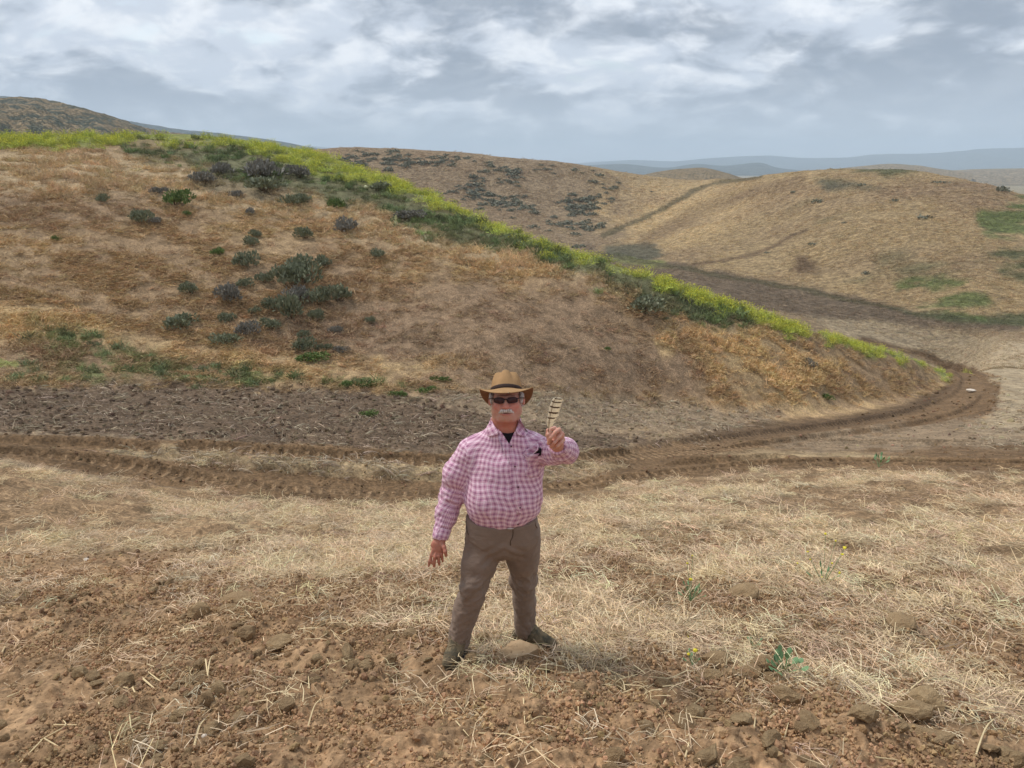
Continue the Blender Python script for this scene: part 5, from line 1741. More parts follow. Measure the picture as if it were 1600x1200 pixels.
# the lowered hand, fingers spread and slightly bent
B.cone(wrL, P(686, 851, 4.125), 0.032, 0.031, 0.02, sq=(0.9, 1.25, 1))
B.cone(P(683, 852, 4.12), P(684, 859, 4.11), 0.036, 0.032, 0.015, sq=(0.95, 1.6, 1))
FL = [[(677, 859, 4.105), (674, 868, 4.095), (671.5, 877, 4.09), (670, 884, 4.10)],
      [(681.5, 861, 4.105), (679.5, 870, 4.085), (678.5, 879, 4.085), (678.5, 884.5, 4.10)],
      [(685.5, 861, 4.108), (685.5, 869, 4.09), (685.5, 877, 4.095), (686.5, 882, 4.11)],
      [(689.5, 859, 4.115), (690.5, 866, 4.10), (691, 873, 4.105), (691.5, 877, 4.12)]]
for f, r in zip(FL, (0.0098, 0.0104, 0.0100, 0.0088)):
    B.chain(px3(f), [r * 1.15, r * 1.05, r * 0.95, r * 0.85], 0.003)
B.chain(px3([(690, 849, 4.12), (694, 855, 4.095), (695.5, 862, 4.08), (697, 868, 4.085)]), [0.017, 0.0125, 0.0112, 0.0095], 0.008)

V, F = B.mesh(); V = smooth_mesh(V, F, 1, 0.35)
m, N, bs = new_mat('skin')
pos = N.n('ShaderNodeTexCoord').outputs['Object']
sc_ = attr(N, 'skin')
v = N.ramp(N.noise(pos, 60, 4, 0.6), 0.3, 0.7, 0.88, 1.1)
cc = N.n('ShaderNodeCombineColor'); N.put(cc.inputs[0], 1.0); N.put(cc.inputs[1], v); N.put(cc.inputs[2], v)
N.put(bs.inputs['Base Color'], N.mix(1.0, sc_, cc.outputs[0], 'MULTIPLY'))
bs.inputs['Roughness'].default_value = 0.52; bs.inputs['Specular IOR Level'].default_value = 0.35
bs.inputs['Subsurface Weight'].default_value = 0.12; bs.inputs['Subsurface Radius'].default_value = (0.012, 0.004, 0.002); bs.inputs['Subsurface Scale'].default_value = 0.6
N.put(bs.inputs['Normal'], bump(N, N.noise(pos, 180, 3, 0.6), 0.25, 0.002))
q = (V - HO) @ HR / HS
sk = np.repeat(lin(196, 146, 126)[None], len(V), 0)
def paint(c, w):
    global sk
    sk = sk * (1 - w[:, None]) + np.asarray(c) * w[:, None]
g3 = lambda cx, cy, cz, r: np.exp(-((q[:, 0] - cx) ** 2 + (q[:, 1] - cy) ** 2 + (q[:, 2] - cz) ** 2) / r ** 2)
paint(lin(208, 126, 110), np.clip(g3(0, .118, -.04, .022) + g3(.04, .08, -.038, .03) + g3(-.04, .08, -.038, .03) + g3(.088, 0, -.01, .02) + g3(-.088, 0, -.01, .02), 0, 0.6))
paint(lin(186, 104, 98), smooth01(np.abs(q[:, 2] + .0885), .0075, .003) * smooth01(np.abs(q[:, 0]), .026, .018) * (q[:, 1] > .085) * 0.7)
paint(lin(70, 30, 28), smooth01(np.abs(q[:, 2] + .0790), .0045, .0022) * smooth01(np.abs(q[:, 0]), .024, .018) * (q[:, 1] > .08))
paint(lin(198, 122, 100), smooth01(q[:, 2], -.115, -.15) * 0.6)
paint(lin(176, 118, 98), smooth01(V[:, 2], -2.0, -2.1) * 0.6)
paint(lin(214, 160, 138), smooth01(V[:, 1], 3.80, 3.75) * 0.6)
o = part('body', V, F, m); vattr(o, 'skin', sk, 'FLOAT_COLOR')


# ---- cloth
def cloth_mat(name, plaid=False, base=None):
    m, N, bs = new_mat(name)
    pos = N.n('ShaderNodeTexCoord').outputs['Object']
    if plaid:
        uv = N.n('ShaderNodeSeparateXYZ'); N.put(uv.inputs[0], attr(N, 'cloth', 'Vector'))
        def stripe(c, ph):
            f = N.math('FRACT', N.math('ADD', N.math('DIVIDE', c, 0.031), ph))
            a = N.ramp(N.math('ABSOLUTE', N.math('SUBTRACT', f, 0.5)), 0.36, 0.44)           # 1 = white line
            b = N.ramp(N.math('ABSOLUTE', N.math('SUBTRACT', f, 0.5)), 0.17, 0.10)           # dark core
            k = N.mix(b, tuple(lin(220, 174, 195)), tuple(lin(166, 110, 141)))
            return N.mix(a, k, tuple(lin(250, 226, 236)))
        c1, c2 = stripe(uv.outputs[0], 0.1), stripe(uv.outputs[1], 0.35)
        c = N.mix(0.5, c1, c2)
    else:
        c = N.mix(N.ramp(N.noise(pos, 12, 4, 0.6), 0.3, 0.7), tuple(np.array(base) * 0.92), tuple(np.array(base) * 1.06))
        dn = N.n('ShaderNodeSeparateXYZ'); N.put(dn.inputs[0], pos)
    N.put(bs.inputs['Base Color'], c)
    bs.inputs['Roughness'].default_value = 0.9; bs.inputs['Sheen Weight'].default_value = 0.12
    b1 = bump(N, N.noise(N.mapping(pos, scale=(1, 1, 2.2), rot=(0.3, 0.4, 0)), 9, 4, 0.55), 0.55, 0.02)
    N.put(bs.inputs['Normal'], bump(N, N.noise(pos, 420, 2, 0.5), 0.15, 0.0012, b1))
    return m


M_plaid = cloth_mat('plaid_cotton', True)
S = Field(np.arange(-0.56, 0.44, 0.0062), np.arange(3.70, 4.46, 0.0062), np.arange(-2.20, -1.36, 0.0062))
S.ell([-0.042, 4.215, -1.69], (0.212, 0.135, 0.20), 0.06)
S.cone([-0.195, 4.225, -1.590], [0.115, 4.225, -1.575], 0.080, 0.080, 0.06)
S.cone([-0.15, 4.235, -1.545], [-0.040, 4.22, -1.475], 0.07, 0.070, 0.06); S.cone([0.08, 4.235, -1.540], [-0.040, 4.22, -1.475], 0.07, 0.070, 0.06)
S.cone([-0.040, 4.225, -1.52], [-0.037, 4.222, -1.405], 0.098, 0.089, 0.03)
S.cone([-0.045, 4.20, -1.72], [-0.054, 4.19, -1.875], 0.178, 0.186, 0.05, sq=(0.83, 1.09, 1))
S.ell([-0.054, 4.165, -1.85], (0.224, 0.172, 0.175), 0.05)
S.ell([-0.056, 4.19, -1.945], (0.214, 0.160, 0.062), 0.03)
S.cone([-0.058, 4.195, -2.02], [-0.058, 4.195, -2.08], 0.135, 0.13, 0.02, sq=(0.66, 0.95, 1))
upL = shL * 0.5 + elL * 0.5 + [-0.02, 0, 0]
S.chain([shL, upL, elL, wrL * .5 + elL * .5, wrL], [0.092, 0.090, 0.078, 0.064, 0.048], 0.028)
S.chain([shR, elR], [0.084, 0.072], 0.028); S.chain([elR, wrR * .5 + elR * .5, wrR], [0.072, 0.062, 0.049], 0.012)
# cut the cuffs square, the neck hole and the open collar
dl = (wrL - elL) / np.linalg.norm(wrL - elL); dr_ = (wrR - elR) / np.linalg.norm(wrR - elR)
S.cone(wrL + dl * 0.062, wrL + dl * 0.12, 0.055, 0.06, 0.003, 'cut'); S.cone(wrR + dr_ * 0.058, wrR + dr_ * 0.12, 0.055, 0.06, 0.003, 'cut')
S.cone([-0.040, 4.225, -1.50], [-0.036, 4.205, -1.30], 0.078, 0.092, 0.004, 'cut')
def v_cut(X, Y, Z):
    px, py = project(X + 0 * Y + 0 * Z, Y + 0 * X + 0 * Z, Z + 0 * X + 0 * Y)
    f = np.clip((694.5 - py) / 24.0, -1, 2.2)
    l = (795.5 - 16.5 * f) - px; r = px - (795.5 + 10.5 * f)
    return np.maximum(np.maximum(np.maximum(l, r), py - 694.5) * 0.0034, Y - 4.22)
S.op([-0.16, 3.9, -1.66], [0.06, 4.3, -1.36], v_cut, 0.003, 'cut', pad=0.0)
V, F = S.mesh(); V = smooth_mesh(V, F, 2, 0.5)
nv = vnormals(V, F)


def seg_t(V, a, b):
    ba = b - a; t = ((V - a) @ ba) / (ba @ ba); return t, np.linalg.norm(V - a - np.clip(t, 0, 1)[:, None] * ba, axis=1)


def frame_around(V, a, b):
    ax_ = (b - a) / np.linalg.norm(b - a); u = np.cross(ax_, [0, 1, 0.2]); u /= np.linalg.norm(u); w = np.cross(ax_, u)
    r = V - a; return np.arctan2(r @ w, r @ u), r @ ax_


tLu, dLu = seg_t(V, shL, elL); tLf, dLf = seg_t(V, elL, wrL); tRu, dRu = seg_t(V, shR, elR); tRf, dRf = seg_t(V, elR, wrR)
# folds: rings where an elbow bends, diagonal drags from shoulders and over the belly
nz_ = noise3(V * [1, 1, 0.7], 0.13, 5)
disp = 0.008 * nz_ + 0.007 * (0.35 - np.abs(noise3(V * [1, 1, 0.55], 0.11, 15)) * 2.2)
for (a, b, t, d, amp) in ((shL, elL, tLu, dLu, .0035), (elL, wrL, tLf, dLf, .0055), (shR, elR, tRu, dRu, .005), (elR, wrR, tRf, dRf, .0055)):
    an, al_ = frame_around(V, a, b)
    msk = (d < 0.12) * smooth01(np.abs(t - 0.5), 0.75, 0.4)
    disp += msk * amp * 2.2 * (0.30 - 1.7 * np.abs(fbm(al_ / 0.052 + np.sin(an) * 0.9, np.cos(an) * 0.9 + a[0] * 9, 3, 9)))
fold = np.sin((V[:, 0] * 0.8 + V[:, 2] * 0.5) * 70 + 5 * noise3(V, 0.15, 21))
disp += 0.0022 * fold * (np.abs(V[:, 0] + 0.05) < 0.25) * smooth01(V[:, 2], -1.7, -1.95)
disp += 0.004 * np.sin(V[:, 0] * 120 + V[:, 2] * 25) * smooth01(np.hypot(V[:, 0] - 0.07, V[:, 2] + 1.60), 0.11, 0.03)
V = V + nv * disp[:, None]
shirt = part('shirt', V, F, M_plaid)
# weave directions, per region so that the seam falls at the armhole
d_t = np.abs(np.hypot((V[:, 0] + 0.05) / 0.21, (V[:, 1] - 4.2) / 0.15) - 1) * 0.15
fc = V[F].mean(1)
def region(Pt):
    armL = (Pt[:, 0] < -0.262 + 0.06 * (Pt[:, 2] + 1.75) * 0) & (Pt[:, 2] > -1.72) | (np.minimum(seg_t(Pt, elL, wrL)[1], seg_t(Pt, shL * .45 + elL * .55, elL)[1]) < 0.105) & (Pt[:, 0] < -0.268)
    armR = ((Pt[:, 0] > 0.182) | ((Pt[:, 1] < 4.06) & (Pt[:, 0] > 0.12) & (Pt[:, 2] > -1.62)))
    return armL, armR
aL, aR = region(fc)
fore = seg_t(fc, elR, wrR)[1] < seg_t(fc, shR, elR)[1]
UV = np.zeros((len(F), 4, 3), np.float32)
Vc = V[F]
R0 = 0.205
th_ = np.arctan2((Vc[..., 0] + 0.047) / 1.0, -(Vc[..., 1] - 4.26))
UV[..., 0] = th_ * R0 + 0.012 * np.sin(Vc[..., 2] * 14) + 0.006 * np.sin(Vc[..., 2] * 41 + Vc[..., 0] * 20); UV[..., 1] = Vc[..., 2] + 0.07 * np.abs(Vc[..., 0] + 0.05) + 0.006 * np.sin(Vc[..., 0] * 37 + Vc[..., 2] * 9) + np.where(Vc[..., 0] > -0.035, 0.004, 0)
def suv(msk, a, b, r, off):
    an, al_ = frame_around(Vc[msk].reshape(-1, 3), a, b)
    an = an.reshape(-1, 4); ref = an[:, :1]; an = ref + (an - ref + math.pi) % (2 * math.pi) - math.pi
    UV[msk, :, 0] = an * r; UV[msk, :, 1] = al_.reshape(-1, 4) + off
suv(aL, shL, wrL, 0.080, 0.0); suv(aR & ~fore, shR, elR, 0.078, 0.0); suv(aR & fore, elR, wrR, 0.070, 0.31)
at_ = shirt.data.attributes.new('cloth', 'FLOAT_VECTOR', 'CORNER'); at_.data.foreach_set('vector', UV.reshape(-1))
# note: faces are stored in the order of F, corners likewise

BV = {}
def bvh(o):
    me = o.data
    vs_ = [v.co + Vector(MO) for v in me.vertices]
    return BVHTree.FromPolygons(vs_, [tuple(p.vertices) for p in me.polygons])


def cast(tree, px, py):
    az_, t_ = pray(px, py); d = Vector((math.sin(az_), math.cos(az_), float(t_))).normalized()
    loc, nr, i, dd = tree.ray_cast(Vector((0, 0, 0)), d)
    return (np.array(loc), np.array(nr), d) if loc is not None else (None, None, d)


tS0 = bvh(shirt)
body_o = [o_ for o_ in man.children if o_.name.startswith('body')][0]
def joined(os_):
    vs_, fs_ = [], []
    for o_ in os_:
        b_ = len(vs_); vs_ += [v.co + Vector(MO) for v in o_.data.vertices]; fs_ += [tuple(i + b_ for i in p.vertices) for p in o_.data.polygons]
    return BVHTree.FromPolygons(vs_, fs_)
tS = joined([shirt, body_o])


def patch(name, poly, tree, off, thick, mat, parent, sub=5, uvm=False, curl=None):
    """a piece of cloth lying on a surface: outline in photo pixels, thrown onto the mesh"""
    pp = np.array(poly, float); n = len(pp)
    cen = pp.mean(0); rings = []
    for k in range(sub + 1):
        f = k / sub
        rings.append([cen + (q - cen) * f for q in pp])
    pts = []; good = None
    allp = [cen] + [q for r in rings[1:] for q in r]
    for q in allp:
        l, nr, d = cast(tree, q[0], q[1])
        if l is None: l = good if good is not None else P(q[0], q[1], 4.1); nr = np.array([0, -1, 0.2])
        good = l
        pts.append((l, nr))
    out = []
    for i, ((l, nr), q) in enumerate(zip(pts, allp)):
        e = off + (curl(q) if curl else 0)
        out.append(l + np.array([0, -0.93, 0.36]) * e * 0.6 + nr * e * 0.4)
    m_ = len(out); back_ = [p_ + np.array([0, 0.93, -0.36]) * thick for p_ in out]
    Vp = np.array(out + back_); Fp = []
    for i in range(n):
        j = (i + 1) % n
        Fp.append([0, 1 + i, 1 + j]); Fp.append([m_, m_ + 1 + j, m_ + 1 + i])
        for r in range(sub - 1):
            a, b, c, d = 1 + r * n + i, 1 + r * n + j, 1 + (r + 1) * n + j, 1 + (r + 1) * n + i
            Fp.append([a, d, c, b]); Fp.append([m_ + a, m_ + b, m_ + c, m_ + d])
        a, b = 1 + (sub - 1) * n + i, 1 + (sub - 1) * n + j
        Fp.append([a, m_ + a, m_ + b, b])
    o = mesh_obj(name, Vp - MO, Fp, mat, None, True); o.parent = parent
    uv = np.zeros_like(Vp); uv[:, 0] = np.arctan2(Vp[:, 0] + 0.047, -(Vp[:, 1] - 4.26)) * R0; uv[:, 1] = Vp[:, 2]
    if 'collar' in name:
        uv = np.stack([Vp[:, 0] * 0.8 + Vp[:, 2] * 0.6, Vp[:, 2] * 0.8 - Vp[:, 0] * 0.6, Vp[:, 1]], 1)
    vattr(o, 'cloth', uv, 'FLOAT_VECTOR')
    return o


M_black = plain_mat('black_knit_and_gap', lin(34, 32, 36), 0.9, 0.1)
# the black T-shirt under the open collar
T = Field(np.arange(-0.13, 0.06, 0.006), np.arange(4.02, 4.32, 0.006), np.arange(-1.70, -1.44, 0.006))
T.ell([-0.042, 4.215, -1.69], (0.203, 0.126, 0.192), 0.06)
T.cone([-0.15, 4.235, -1.545], [-0.040, 4.22, -1.475], 0.061, 0.061, 0.06); T.cone([0.08, 4.235, -1.540], [-0.040, 4.22, -1.475], 0.061, 0.061, 0.06)
T.cone([-0.040, 4.225, -1.52], [-0.037, 4.222, -1.405], 0.089, 0.083, 0.03)
T.op([-0.2, 3.9, -1.7], [0.1, 4.4, -1.35], lambda X, Y, Z: (project(X + 0 * Y + 0 * Z, Y + 0 * X + 0 * Z, Z + 0 * X + 0 * Y)[1] - (677.0 - 0.02 * (project(X + 0 * Y + 0 * Z, Y + 0 * X + 0 * Z, Z + 0 * X + 0 * Y)[0] - 794) ** 2)) * 0.0034, 0.003, 'cut', pad=0.0)
T.D[0], T.D[-1] = .1, .1; T.D[:, :, 0] = .1; T.D[:, -1] = .1; T.D[:, :, -1] = .1
V, F = T.mesh(); part('undershirt', smooth_mesh(V, F, 1), F, M_black)
z1_ = lambda X, Y: (640 + X / 5.333, 560 + Y / 5.333)
patch('collar', [z1_(*q) for q in [(672, 500), (650, 565), (650, 620), (662, 657), (700, 648), (742, 634), (738, 600), (712, 560), (690, 515)]], tS, 0.012, 0.005, M_plaid, shirt)
patch('collar', [z1_(*q) for q in [(906, 498), (896, 545), (878, 600), (884, 632), (920, 646), (962, 654), (985, 610), (975, 545), (945, 505)]], tS, 0.012, 0.005, M_plaid, shirt)
patch('placket', [z1_(*q) for q in [(742, 628), (775, 668), (812, 705), (838, 722), (850, 790), (868, 900), (884, 1000), (900, 1090), (918, 1180), (925, 1300), (895, 1300), (872, 1180), (858, 1090), (846, 1000), (832, 900), (820, 800), (810, 730), (770, 700), (735, 655)]], tS, 0.0035, 0.004, M_plaid, shirt, sub=3)
M_btn = plain_mat('button', lin(72, 34, 48), 0.4, 0.5)
for bx, by in [(798.3, 697), (804.2, 729), (809, 761), (812.3, 792.5), (808.5, 818)]:
    l, nr, d = cast(tS, bx, by)
    if l is None: continue
    V, Fc = rock_mesh(3, 2, 0.0, 1.0)
    nn = Vector(nr); Q = nn.to_track_quat('Z', 'Y').to_matrix()
    Vb = np.array([tuple(Q @ Vector((v[0] * 0.013, v[1] * 0.013, v[2] * 0.006))) for v in V]) + l + nr * 0.008
    part('button', Vb, Fc, M_btn, shirt)
patch('pocket', [z1_(*q) for q in [(955, 805), (1090, 790), (1092, 930), (1075, 985), (1010, 995), (962, 975)]], tS, 0.003, 0.003, M_plaid, shirt)
patch('pocket_gap_shade', [z1_(*q) for q in [(1000, 822), (1040, 795), (1072, 770), (1090, 740), (1100, 760), (1096, 806), (1050, 822)]], tS, 0.006, 0.003, M_black, shirt, sub=2)  # black patch standing in for the shade inside the gaping pocket
patch('pocket_flap', [z1_(*q) for q in [(948, 795), (968, 820), (988, 828), (1012, 815), (1048, 785), (1080, 762), (1084, 735), (1076, 716), (1010, 742), (955, 770)]], tS, 0.011, 0.004, M_plaid, shirt, sub=3)
fl_ = []
for q_ in [(948, 795), (968, 820), (988, 828), (1012, 815), (1048, 785), (1080, 762), (1084, 735), (1076, 716)]:
    l, nr, d = cast(tS, *z1_(*q_))
    if l is not None: fl_.append(l + nr * .012 + np.array([0, -.006, 0]))
V, Fc = tube(fl_, 0.0026, 5); part('flap_edge', V, Fc, plain_mat('pale_hem', lin(240, 214, 226)), shirt)
# cuffs
for w_, d_, r_, nm in ((wrL, dl, 0.050, 'cuff'), (wrR, dr_, 0.050, 'cuff')):
    u = np.cross(d_, [0, 1, 0.2]); u /= np.linalg.norm(u); v_ = np.cross(d_, u)
    Vq, Fq = [], []
    prof = [(-0.052, r_ + .001), (-0.048, r_ + .004), (0.008, r_ - .001), (0.0105, r_ - .003), (0.008, r_ - .007), (-0.03, r_ - .007)]
    nn_ = 28
    for al_, rr in prof:
        for k in range(nn_):
            a = 2 * math.pi * k / nn_
            r2 = rr * (1 + 0.03 * math.sin(3 * a + 1) - 0.05 * abs(math.sin(a)))
            Vq.append(w_ + d_ * (al_ + 0.002 * math.sin(2 * a)) + (u * math.cos(a) + v_ * math.sin(a)) * r2)
    for i in range(len(prof) - 1):
        for k in range(nn_):
            Fq.append([i * nn_ + k, i * nn_ + (k + 1) % nn_, (i + 1) * nn_ + (k + 1) % nn_, (i + 1) * nn_ + k])
    Vq = np.array(Vq); o = part(nm, Vq, Fq, M_plaid, shirt)
    an, al2 = frame_around(Vq, w_ - d_ * 0.1, w_)
    vattr(o, 'cloth', np.stack([an * 0.05, al2, 0 * al2], 1), 'FLOAT_VECTOR')

# ---- trousers
M_tr = cloth_mat('brown_trousers', False, lin(136, 117, 103))
R_ = Field(np.arange(-0.50, 0.30, 0.0066), np.arange(3.92, 4.56, 0.0066), np.arange(min(zl, zr) - 0.06, -1.93, 0.0066))
R_.cone([-0.060, 4.195, -2.01], [-0.057, 4.195, -2.10], 0.150, 0.152, 0.03, sq=(0.70, 0.93, 1))
R_.cone([-0.145, 4.20, -2.12], [0.045, 4.21, -2.12], 0.115, 0.112, 0.04)
R_.cone([-0.14, 4.24, -2.14], [0.04, 4.25, -2.14], 0.115, 0.115, 0.05)
heL = anL + [-0.003, 0.0, -0.035]; heR = anR + [0.002, 0.0, -0.030]
R_.chain([hipL, hipL * .5 + knL * .5 + [-0.012, 0, 0], knL, knL * .5 + anL * .5 + [-0.004, .01, 0], heL], [0.118, 0.104, 0.086, 0.076, 0.070], 0.02)
R_.chain([hipR + [0.0, 0, 0], hipR * .5 + knR * .5 + [0.006, 0, 0], knR, knR * .5 + anR * .5, heR], [0.114, 0.098, 0.079, 0.072, 0.070], 0.02)
R_.op([-0.5, 3.9, -2.0], [0.3, 4.6, -1.9], lambda X, Y, Z: Z - (-1.985 + 0.05 * (Y - 4.2)) + 0 * X, 0, 'clip')
for h_, k_ in ((heL, knL), (heR, knR)):
    dd = (h_ - k_) / np.linalg.norm(h_ - k_)
    R_.cone(h_ + dd * 0.095, h_ + dd * 0.2, 0.082, 0.09, 0.004, 'cut')
V, F = R_.mesh(); V = smooth_mesh(V, F, 2, 0.5); nv = vnormals(V, F)
disp = 0.0055 * noise3(V * [1, 1, 1.3], 0.09, 31)
for a, b, sd in ((hipL, knL, 1), (knL, heL, 2), (hipR, knR, 3), (knR, heR, 4)):
    t, d = seg_t(V, a, b); an, al_ = frame_around(V, a, b)
    low = sd in (2, 4)
    msk = (d < 0.13) * (smooth01(t, 0.2, 0.9) * 0.8 + smooth01(np.abs(t), 0.35, 0.05) * 1.1 if low else smooth01(np.abs(t - 1), 0.4, 0.1) + smooth01(np.abs(t), 0.5, 0.1) * 0.8)
    disp += (d < 0.13) * (0.35 + np.clip(msk, 0, 1.2)) * 0.014 * (0.28 - 1.6 * np.abs(fbm(al_ / (0.075 if low else 0.10) + np.sin(an + sd) * 0.8, np.cos(an + sd) * 0.9 + sd * 5, 3, 40 + sd)))
    disp += (d < 0.13) * 0.003 * np.sin(an * 2 + al_ * 14 * (1 if a[0] < 0 else -1) + 5 * noise3(V, 0.2, 60 + sd))
cf = smooth01(np.abs(V[:, 2] + 2.16 + 0.3 * np.abs(V[:, 0] + 0.045)), 0.12, 0.02) * smooth01(np.abs(V[:, 0] + 0.05), 0.2, 0.05)
disp += 0.005 * cf * np.sin((V[:, 2] + np.abs(V[:, 0] + .045) * 0.8) * 95)
V = V + nv * disp[:, None]
trs = part('trousers', V, F, M_tr)
tT = bvh(trs)
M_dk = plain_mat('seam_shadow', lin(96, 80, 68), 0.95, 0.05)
z2_ = lambda X, Y: (640 + X / 4.4433, 780 + Y / 4.4433)
def seam(name, pts, rad, mat):
    q = []
    for a in pts:
        l, nr, d = cast(tT, *z2_(*a))
        if l is not None: q.append(l + nr * rad * 0.4)
    if len(q) > 1:
        V, Fc = tube(q, rad, 5); part(name, V, Fc, mat, trs)
seam('fly', [(718, 214), (718, 240), (712, 268), (700, 290), (700, 320)], 0.0028, M_dk)
seam('pocket_edge', [(392, 150), (398, 190), (402, 225), (410, 246)], 0.003, M_dk)
seam('pocket_edge', [(868, 150), (872, 180), (884, 200)], 0.003, M_dk)
l, nr, d = cast(tT, 797.5, 827)
if l is None: l = P(797.5, 827, 4.03)
V, Fc = rock_mesh(1, 1, 0, 1); V = np.array([(x * .052, y * .010, z * .011) for x, y, z in V])
M_met = plain_mat('buckle', lin(200, 196, 190), 0.35, 0.6); part('buckle', V + P(797.5, 826, l[1] - 0.012), Fc, M_met, trs)

# ---- boots
m, N, bs = new_mat('boot_cloth')
pos = N.n('ShaderNodeTexCoord').outputs['Object']
c = N.mix(N.ramp(N.noise(pos, 22, 4, 0.6), 0.42, 0.58), tuple(lin(128, 114, 90)), tuple(lin(88, 82, 68)))
c = N.mix(N.ramp(N.noise(pos, 9, 4, 0.6), 0.45, 0.7, 0, 0.7), c, tuple(lin(140, 114, 88)))
N.put(bs.inputs['Base Color'], c); N.put(bs.inputs['Normal'], bump(N, N.noise(pos, 60, 3, 0.6), 0.5, 0.004)); M_boot = m
M_sole = plain_mat('boot_sole', lin(62, 58, 60)); M_lace = plain_mat('lace', lin(140, 124, 100))
for an_, toe, zg in ((anL, np.array([-0.385, 3.965, zl + 0.0]), zl), (anR, np.array([0.262, 4.285, zr + 0.0]), zr)):
    dd = toe - an_; dd[2] = 0; L = np.linalg.norm(dd); dd /= L; sd = np.array([dd[1], -dd[0], 0])
    slope = hz(toe[0], toe[1]) - hz(an_[0], an_[1]); rise = slope / L * 0.8
    base_z = hz(an_[0], an_[1])
    pt = lambda f, s, z: an_ * [1, 1, 0] + dd * f + sd * s + np.array([0, 0, base_z + rise * f + z])
    b = Field(np.arange(min(an_[0], toe[0]) - .12, max(an_[0], toe[0]) + .12, .006), np.arange(min(an_[1], toe[1]) - .12, max(an_[1], toe[1]) + .12, .006), np.arange(base_z - .12, base_z + .24, .006))
    b.chain([pt(-0.01, 0, .19), pt(0.0, 0, .10)], [0.052, 0.052], 0.02)
    b.chain([pt(-0.045, 0, .055), pt(0.05, 0, .06), pt(L * 0.62, 0, .045), pt(L - 0.01, 0.0, .036)], [0.044, 0.046, 0.046, 0.038], 0.02, sq=(1, 1, 1.05))
    b.cone(pt(0.02, 0, .13), pt(L * 0.6, 0, .05), 0.045, 0.036, 0.03)
    b.op([an_[0] - .4, an_[1] - .4, base_z - .2], [an_[0] + .4, an_[1] + .4, base_z + .3], lambda X, Y, Z: (base_z + rise * ((X - an_[0]) * dd[0] + (Y - an_[1]) * dd[1]) + 0.016) - Z, 0, 'clip')
    V, F = b.mesh(); bt = part('boot', smooth_mesh(V, F, 1), F, M_boot)
    # sole: an outline extruded
    n_ = 26; out_ = []
    for k in range(n_):
        a = 2 * math.pi * k / n_; f = (L + 0.085) / 2 * math.cos(a) + (L - 0.075) / 2 * 1.0 + 0.01; w__ = 0.047 * (1 - 0.12 * math.cos(2 * a)) * (1 if math.cos(a) > -0.2 else 0.86)
        out_.append((f, w__ * math.sin(a)))
    Vs = [pt(f, s, .022) for f, s in out_] + [pt(f * 1.01, s * 1.05, -.008) for f, s in out_]
    Fs = [list(range(n_)), list(range(2 * n_ - 1, n_ - 1, -1))] + [[k, n_ + k, n_ + (k + 1) % n_, (k + 1) % n_] for k in range(n_)]
    part('sole', np.array(Vs), Fs, M_sole, bt)
    tb = BVHTree.FromPolygons([Vector(v) for v in V], [tuple(f) for f in F.tolist()])
    for i in range(4):
        f = 0.035 + i * (L - 0.07) / 5.0; q_ = []
        for s in np.linspace(-.024, .024, 5):
            h_ = tb.ray_cast(Vector(pt(f + s * 0.3 * (1 if i % 2 else -1), s, .3)), Vector((0, 0, -1)))[0]
            if h_ is not None: q_.append(np.array(h_) + [0, 0, .002])
        if len(q_) > 1:
            Vt, Ft = tube(q_, 0.0028, 5); part('lace', Vt, Ft, M_lace, bt)

# ---- hair, moustache, sunglasses
M_hair = None
m, N, bs = new_mat('grey_hair')
pos = N.n('ShaderNodeTexCoord').outputs['Object']
st1 = N.noise(N.mapping(pos, scale=(260, 260, 45)), 1.0, 2, 0.5)
N.put(bs.inputs['Base Color'], N.mix(N.ramp(st1, 0.35, 0.65), tuple(lin(150, 140, 134)), tuple(lin(222, 214, 208))))
N.put(bs.inputs['Normal'], bump(N, st1, 0.6, 0.004)); bs.inputs['Roughness'].default_value = 0.6; M_hair = m
g_ = Field(np.arange(HO[0] - .13, HO[0] + .13, .004), np.arange(HO[1] - .15, HO[1] + .15, .004), np.arange(HO[2] - .14, HO[2] + .12, .004))
for s in (-1, 1):
    g_.ell(np.array([s * 0.072, -0.010, 0.010]) * HS, np.array([0.017, 0.048, 0.045]) * HS, 0.015, hf)
    g_.ell(np.array([s * 0.0745, 0.036, 0.002]) * HS, np.array([0.0085, 0.012, 0.034]) * HS, 0.010, hf)
    g_.ell(np.array([s * 0.062, -0.055, -0.02]) * HS, np.array([0.030, 0.035, 0.045]) * HS, 0.02, hf)
g_.ell(np.array([0, -0.075, -0.01]) * HS, np.array([0.055, 0.035, 0.055]) * HS, 0.02, hf)
V, F = g_.mesh(); nv = vnormals(V, F); V = V + nv * (0.003 * noise3(V * [3, 3, 1], 0.02, 8))[:, None]
part('hair', V, F, M_hair)
g_ = Field(np.arange(HO[0] - .07, HO[0] + .07, .003), np.arange(HO[1] - .17, HO[1] - .03, .003), np.arange(HO[2] - .12, HO[2] - .0, .003))
for s in (-1, 1):
    g_.chain([hd((s * 0.002, 0.105, -0.060)), hd((s * 0.018, 0.104, -0.065)), hd((s * 0.034, 0.092, -0.078))], [0.0095, 0.0095, 0.006], 0.008)
    g_.chain([hd((s * 0.004, 0.105, -0.068)), hd((s * 0.022, 0.101, -0.073))], [0.007, 0.006], 0.008)
V, F = g_.mesh(); nv = vnormals(V, F); V = V + nv * (0.0010 * noise3(V * [3, 1, 1], 0.012, 18))[:, None]
m2_ = M_hair.copy(); m2_.name = 'white_moustache'
for nd_ in m2_.node_tree.nodes:
    if nd_.type == 'MIX': nd_.inputs[6].default_value = (*lin(160, 146, 138), 1); nd_.inputs[7].default_value = (*lin(222, 212, 204), 1)
part('moustache', V, F, m2_)

